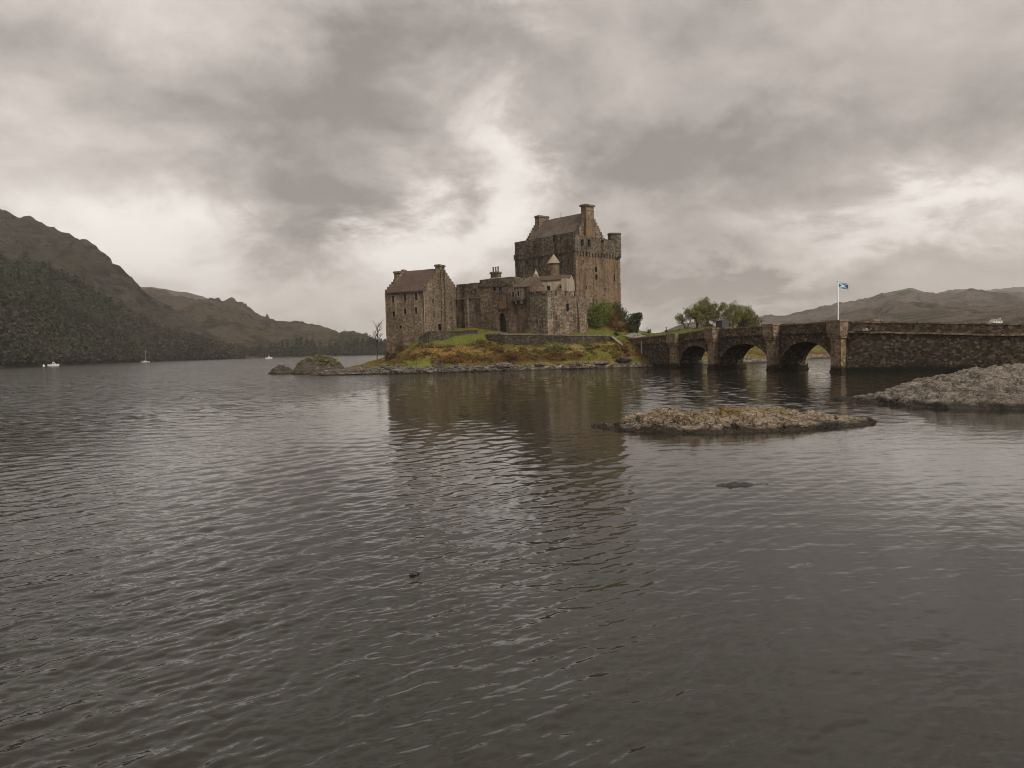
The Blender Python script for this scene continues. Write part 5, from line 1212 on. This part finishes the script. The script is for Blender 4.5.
def seaweed():
    rg = np.random.default_rng(66); m = MB(); c = np.array([-1.97, 14.6])
    for i in range(34):
        a = rg.uniform(0, 6.28); p = c + rg.normal(0, .035, 2); l = rg.uniform(.03, .09); q = p + l * np.array([math.cos(a), math.sin(a) * .8]); n = np.array([-math.sin(a), math.cos(a)]) * .012
        z0, z1, z2 = .015, .035 + .03 * rg.random(), .012
        mid = (p + q) / 2; m.face((*(p - n), z0), (*(mid - n), z1), (*(mid + n), z1), (*(p + n), z0)); m.face((*(mid - n), z1), (*(q - n), z2), (*(q + n), z2), (*(mid + n), z1))
    tag(m.build('seaweed', flat('seaweed_brown', (.02, .014, .008), .5, .5, .4, 8)), 'small dark clump of seaweed floating on open water', 'seaweed')
seaweed()


# ------------------------------------------------------------------ boats, buoy, cottage, post
def hull(mb, L, Wd, Hh, bow=.35, base=-.25):
    """boat hull along +x as stacked outlines"""
    N = 14; rings = []
    for z, k in ((base, .55), (0.0, .8), (Hh * .6, .95), (Hh, 1.0)):
        r = []
        for s in (1, -1):
            idx = range(N + 1) if s == 1 else range(N, -1, -1)
            for i in idx:
                t = i / N; w = Wd / 2 * k * (1 - max(0, (t - (1 - bow)) / bow) ** 1.8) * (.86 + .14 * min(1, t * 4)); r.append((-L / 2 + L * t * (1 if z > 0 else .97), s * w, z + (.18 * Hh * t * t if z > 0 else 0)))
        rings.append(r)
    n = len(mb.v); m = len(rings[0])
    for r in rings: mb.v += r
    for j in range(len(rings) - 1):
        for i in range(m): k = (i + 1) % m; mb.f.append((n + j * m + i, n + j * m + k, n + (j + 1) * m + k, n + (j + 1) * m + i))
    mb.f.append(tuple(n + (len(rings) - 1) * m + i for i in range(m)))
def motor_boat(px, py, Y, L, label, rz):
    p = xy(px, py, Y); root = empty('motor_boat', (p[0], p[1], 0), label, 'boat'); root.rotation_euler.z = rz
    def part(mb, name, mat): o = mb.build(name, mat, None); o.parent = root; return o
    m = MB(); hull(m, L, L * .36, L * .17); part(m, 'hull', M['white'])
    m = MB(); m.slab([(-L * .12, -L * .12, L * .172), (L * .2, -L * .10, L * .172), (L * .2, L * .10, L * .172), (-L * .12, L * .12, L * .172)], [(-L * .10, -L * .1, L * .36), (L * .10, -L * .08, L * .36), (L * .10, L * .08, L * .36), (-L * .10, L * .1, L * .36)]); cab = part(m, 'cabin', M['white'])
    m = MB()
    for s in (-1, 1): m.slab([(-L * .08, s * L * .122, L * .22), (L * .12, s * L * .108, L * .22), (L * .12, s * L * .1, L * .22), (-L * .08, s * L * .11, L * .22)], [(-L * .08, s * L * .112, L * .31), (L * .09, s * L * .1, L * .31), (L * .09, s * L * .09, L * .31), (-L * .08, s * L * .1, L * .31)], 5)
    w = m.build('cabin_window', M['pane'], None); w.parent = cab
    m = MB(); m.tube((-L * .02, 0, L * .36), (-L * .02, 0, L * .62), .05, .03); part(m, 'mast', M['white'])
motor_boat(53.5, 365.3, 485, 6.4, 'white cabin motor boat moored under the dark wooded hill', .5)
motor_boat(269, 358.6, 700, 6.0, 'small white boat by the shore of the rust brown hill', .2)
def yacht():
    p = xy(145.5, 362.3, 600); root = empty('sailing_yacht', (p[0], p[1], 0), 'small sailing yacht at anchor with bare mast near the far shore', 'boat'); root.rotation_euler.z = .25; L = 6.6
    def part(mb, name, mat): o = mb.build(name, mat, None); o.parent = root; return o
    m = MB(); hull(m, L, 2.1, .8); part(m, 'hull', flat('grey_hull', (.35, .34, .32), .5, .4, .05))
    m = MB(); m.box((-.2, 0), (1, 0), 2.6, 1.2, .8, 1.25, .12); part(m, 'cabin', M['white'])
    m = MB(); m.tube((.4, 0, .8), (.4, 0, 9.4), .2, .13); part(m, 'mast', M['pipe'])
    m = MB(); m.tube((.4, 0, 1.7), (-2.6, 0, 1.8), .08, .07); part(m, 'boom', M['pipe'])
    m = MB()
    for q in ((3.2, 0, .9), (-3.2, 0, .8), (.3, 1.0, .8), (.3, -1.0, .8)): m.tube((.4, 0, 9.2), q, .02, .02, 4)
    part(m, 'rigging', M['dark_metal'])
yacht()
def buoy():
    p = xy(43.8, 365.3, 470); m = MB(); m.ring(p, [(.3, -.3), (.62, 0), (.72, .35), (.5, .8), (.14, .95), (.12, 1.6), (.03, 1.65)], 14); tag(m.build('mooring_buoy', M['white'], smooth=True), 'pale round mooring buoy just left of the cabin boat', 'buoy')
buoy()
def cottage():
    px, t, X, Y, Z = HILL4; j = int(np.argmin(np.abs(px - 996))); i = int(np.argmin(np.abs(Z[:70, j] - zt(996, 323, 520)))); p = np.array([X[i, j], Y[i, j]]); 
    Yc = p[1]; z = float(Z[i, j]); root = empty('white_cottage', (0, 0, 0), 'distant white cottage seen over the causeway parapet', 'house')
    k = Yc / 770.0; L, Wd, e = 11 * k, 5 * k, np.array([.97, .24]); n = norm_of(e); h = 2.6 * k; c = p
    a, b, cc, d = c - e * L / 2 + n * Wd / 2, c + e * L / 2 + n * Wd / 2, c + e * L / 2 - n * Wd / 2, c - e * L / 2 - n * Wd / 2
    w = MB(); hs = [(L * f - .5, L * f + .5, z + h * .35, z + h * .8) for f in (.2, .5, .8)]
    w.panel(a, b, z - 4, z + h, hs); w.panel(b, cc, z - 4, z + h); w.panel(cc, d, z - 4, z + h); w.panel(d, a, z - 4, z + h)
    for p0, p1 in ((b, cc), (d, a)): w.strip(p0, p1, [Wd * i / 6 for i in range(7)], lambda u: z + h, lambda u: z + h + 1.6 * k * (1 - abs(u - Wd / 2) / (Wd / 2)))
    w.build('wall', M['white'], root)
    for q in hs: window_part(root, a, b, q, surround=M['white'])
    gable_roof(root, a, b, cc, d, z + h, z + h + 1.6 * k, M['coping'], .2, .15)
    chimney_part(root, (b + cc) / 2 - e * .6, e, .9, .8, z + h, z + h + 2.4 * k, M['white'])
cottage()
def post():
    p = xy(666.3, 330, 160.5); z = float(ground(p[0], p[1])); root = empty('slim_post', (0, 0, 0), 'slim dark post standing beside the path at the island end of the bridge', 'post')
    m = MB(); m.tube((*p, z - .3), (*p, z + 2.1), .07, .06, 8); m.build('shaft', M['dark_metal'], root)
    m = MB(); m.ring(p, [(.10, z + 2.1), (.14, z + 2.15), (.1, z + 2.3), (.02, z + 2.36)], 8); m.build('cap', M['dark_metal'], root)
    m = MB(); m.box(p + np.array([-.05, -.1]), (1, 0), .5, .06, z + 1.35, z + 1.75, step=3); m.build('sign_plate', M['dark_wood'], root)
post()
def stone_shed():
    p = xy(722.5, 326, 183); e = np.array([.95, .3]); zb = 5.0; z1 = zt(722.5, 321, 183); root = empty('stone_shed', (0, 0, 0), 'little grey stone hut between the trees behind the bridge', 'shed')
    n = norm_of(e); c = np.array(p); L, Wd = 1.9, 2.6; a, b, cc, d = c - e * L / 2 + n * Wd / 2, c + e * L / 2 + n * Wd / 2, c + e * L / 2 - n * Wd / 2, c - e * L / 2 - n * Wd / 2
    w = MB(); w.panel(a, b, zb, z1); w.panel(b, cc, zb, z1); w.panel(cc, d, zb, z1); w.panel(d, a, zb, z1)
    for p0, p1 in ((a, b), (cc, d)): w.strip(p0, p1, [L * i / 6 for i in range(7)], lambda u: z1, lambda u: z1 + .3 * (1 - abs(u - L / 2) / (L / 2)))
    w.build('wall', flat('grey_stone', (.065, .066, .07), .9, .2, .2), root, jitter=.03); gable_roof(root, b, cc, d, a, z1, z1 + .3, M['roof_keep'], .12, .1)
stone_shed()

# ------------------------------------------------------------------ the air: far hills fade a little
def haze():
    m = MB(); x0, x1, y0, y1, z0, z1 = -9600, 9600, -9600, 9600, -6.0, 560.0
    m.slab([(x0, y0, z0), (x1, y0, z0), (x1, y1, z0), (x0, y1, z0)], [(x0, y0, z1), (x1, y0, z1), (x1, y1, z1), (x0, y1, z1)], 1e6)
    mt = bpy.data.materials.new('haze_air'); mt.use_nodes = True; nt = NT(mt.node_tree); nt.N.clear(); out = nt.new('ShaderNodeOutputMaterial')
    v = nt.new('ShaderNodeVolumePrincipled'); v.inputs['Color'].default_value = (.95, .91, .87, 1); v.inputs['Density'].default_value = HAZE_DENSITY; v.inputs['Anisotropy'].default_value = .2
    nt.L.new(v.outputs[0], out.inputs['Volume']); tag(m.build('haze', mt), 'thin grey air over the loch', 'haze', kind='stuff')
haze()
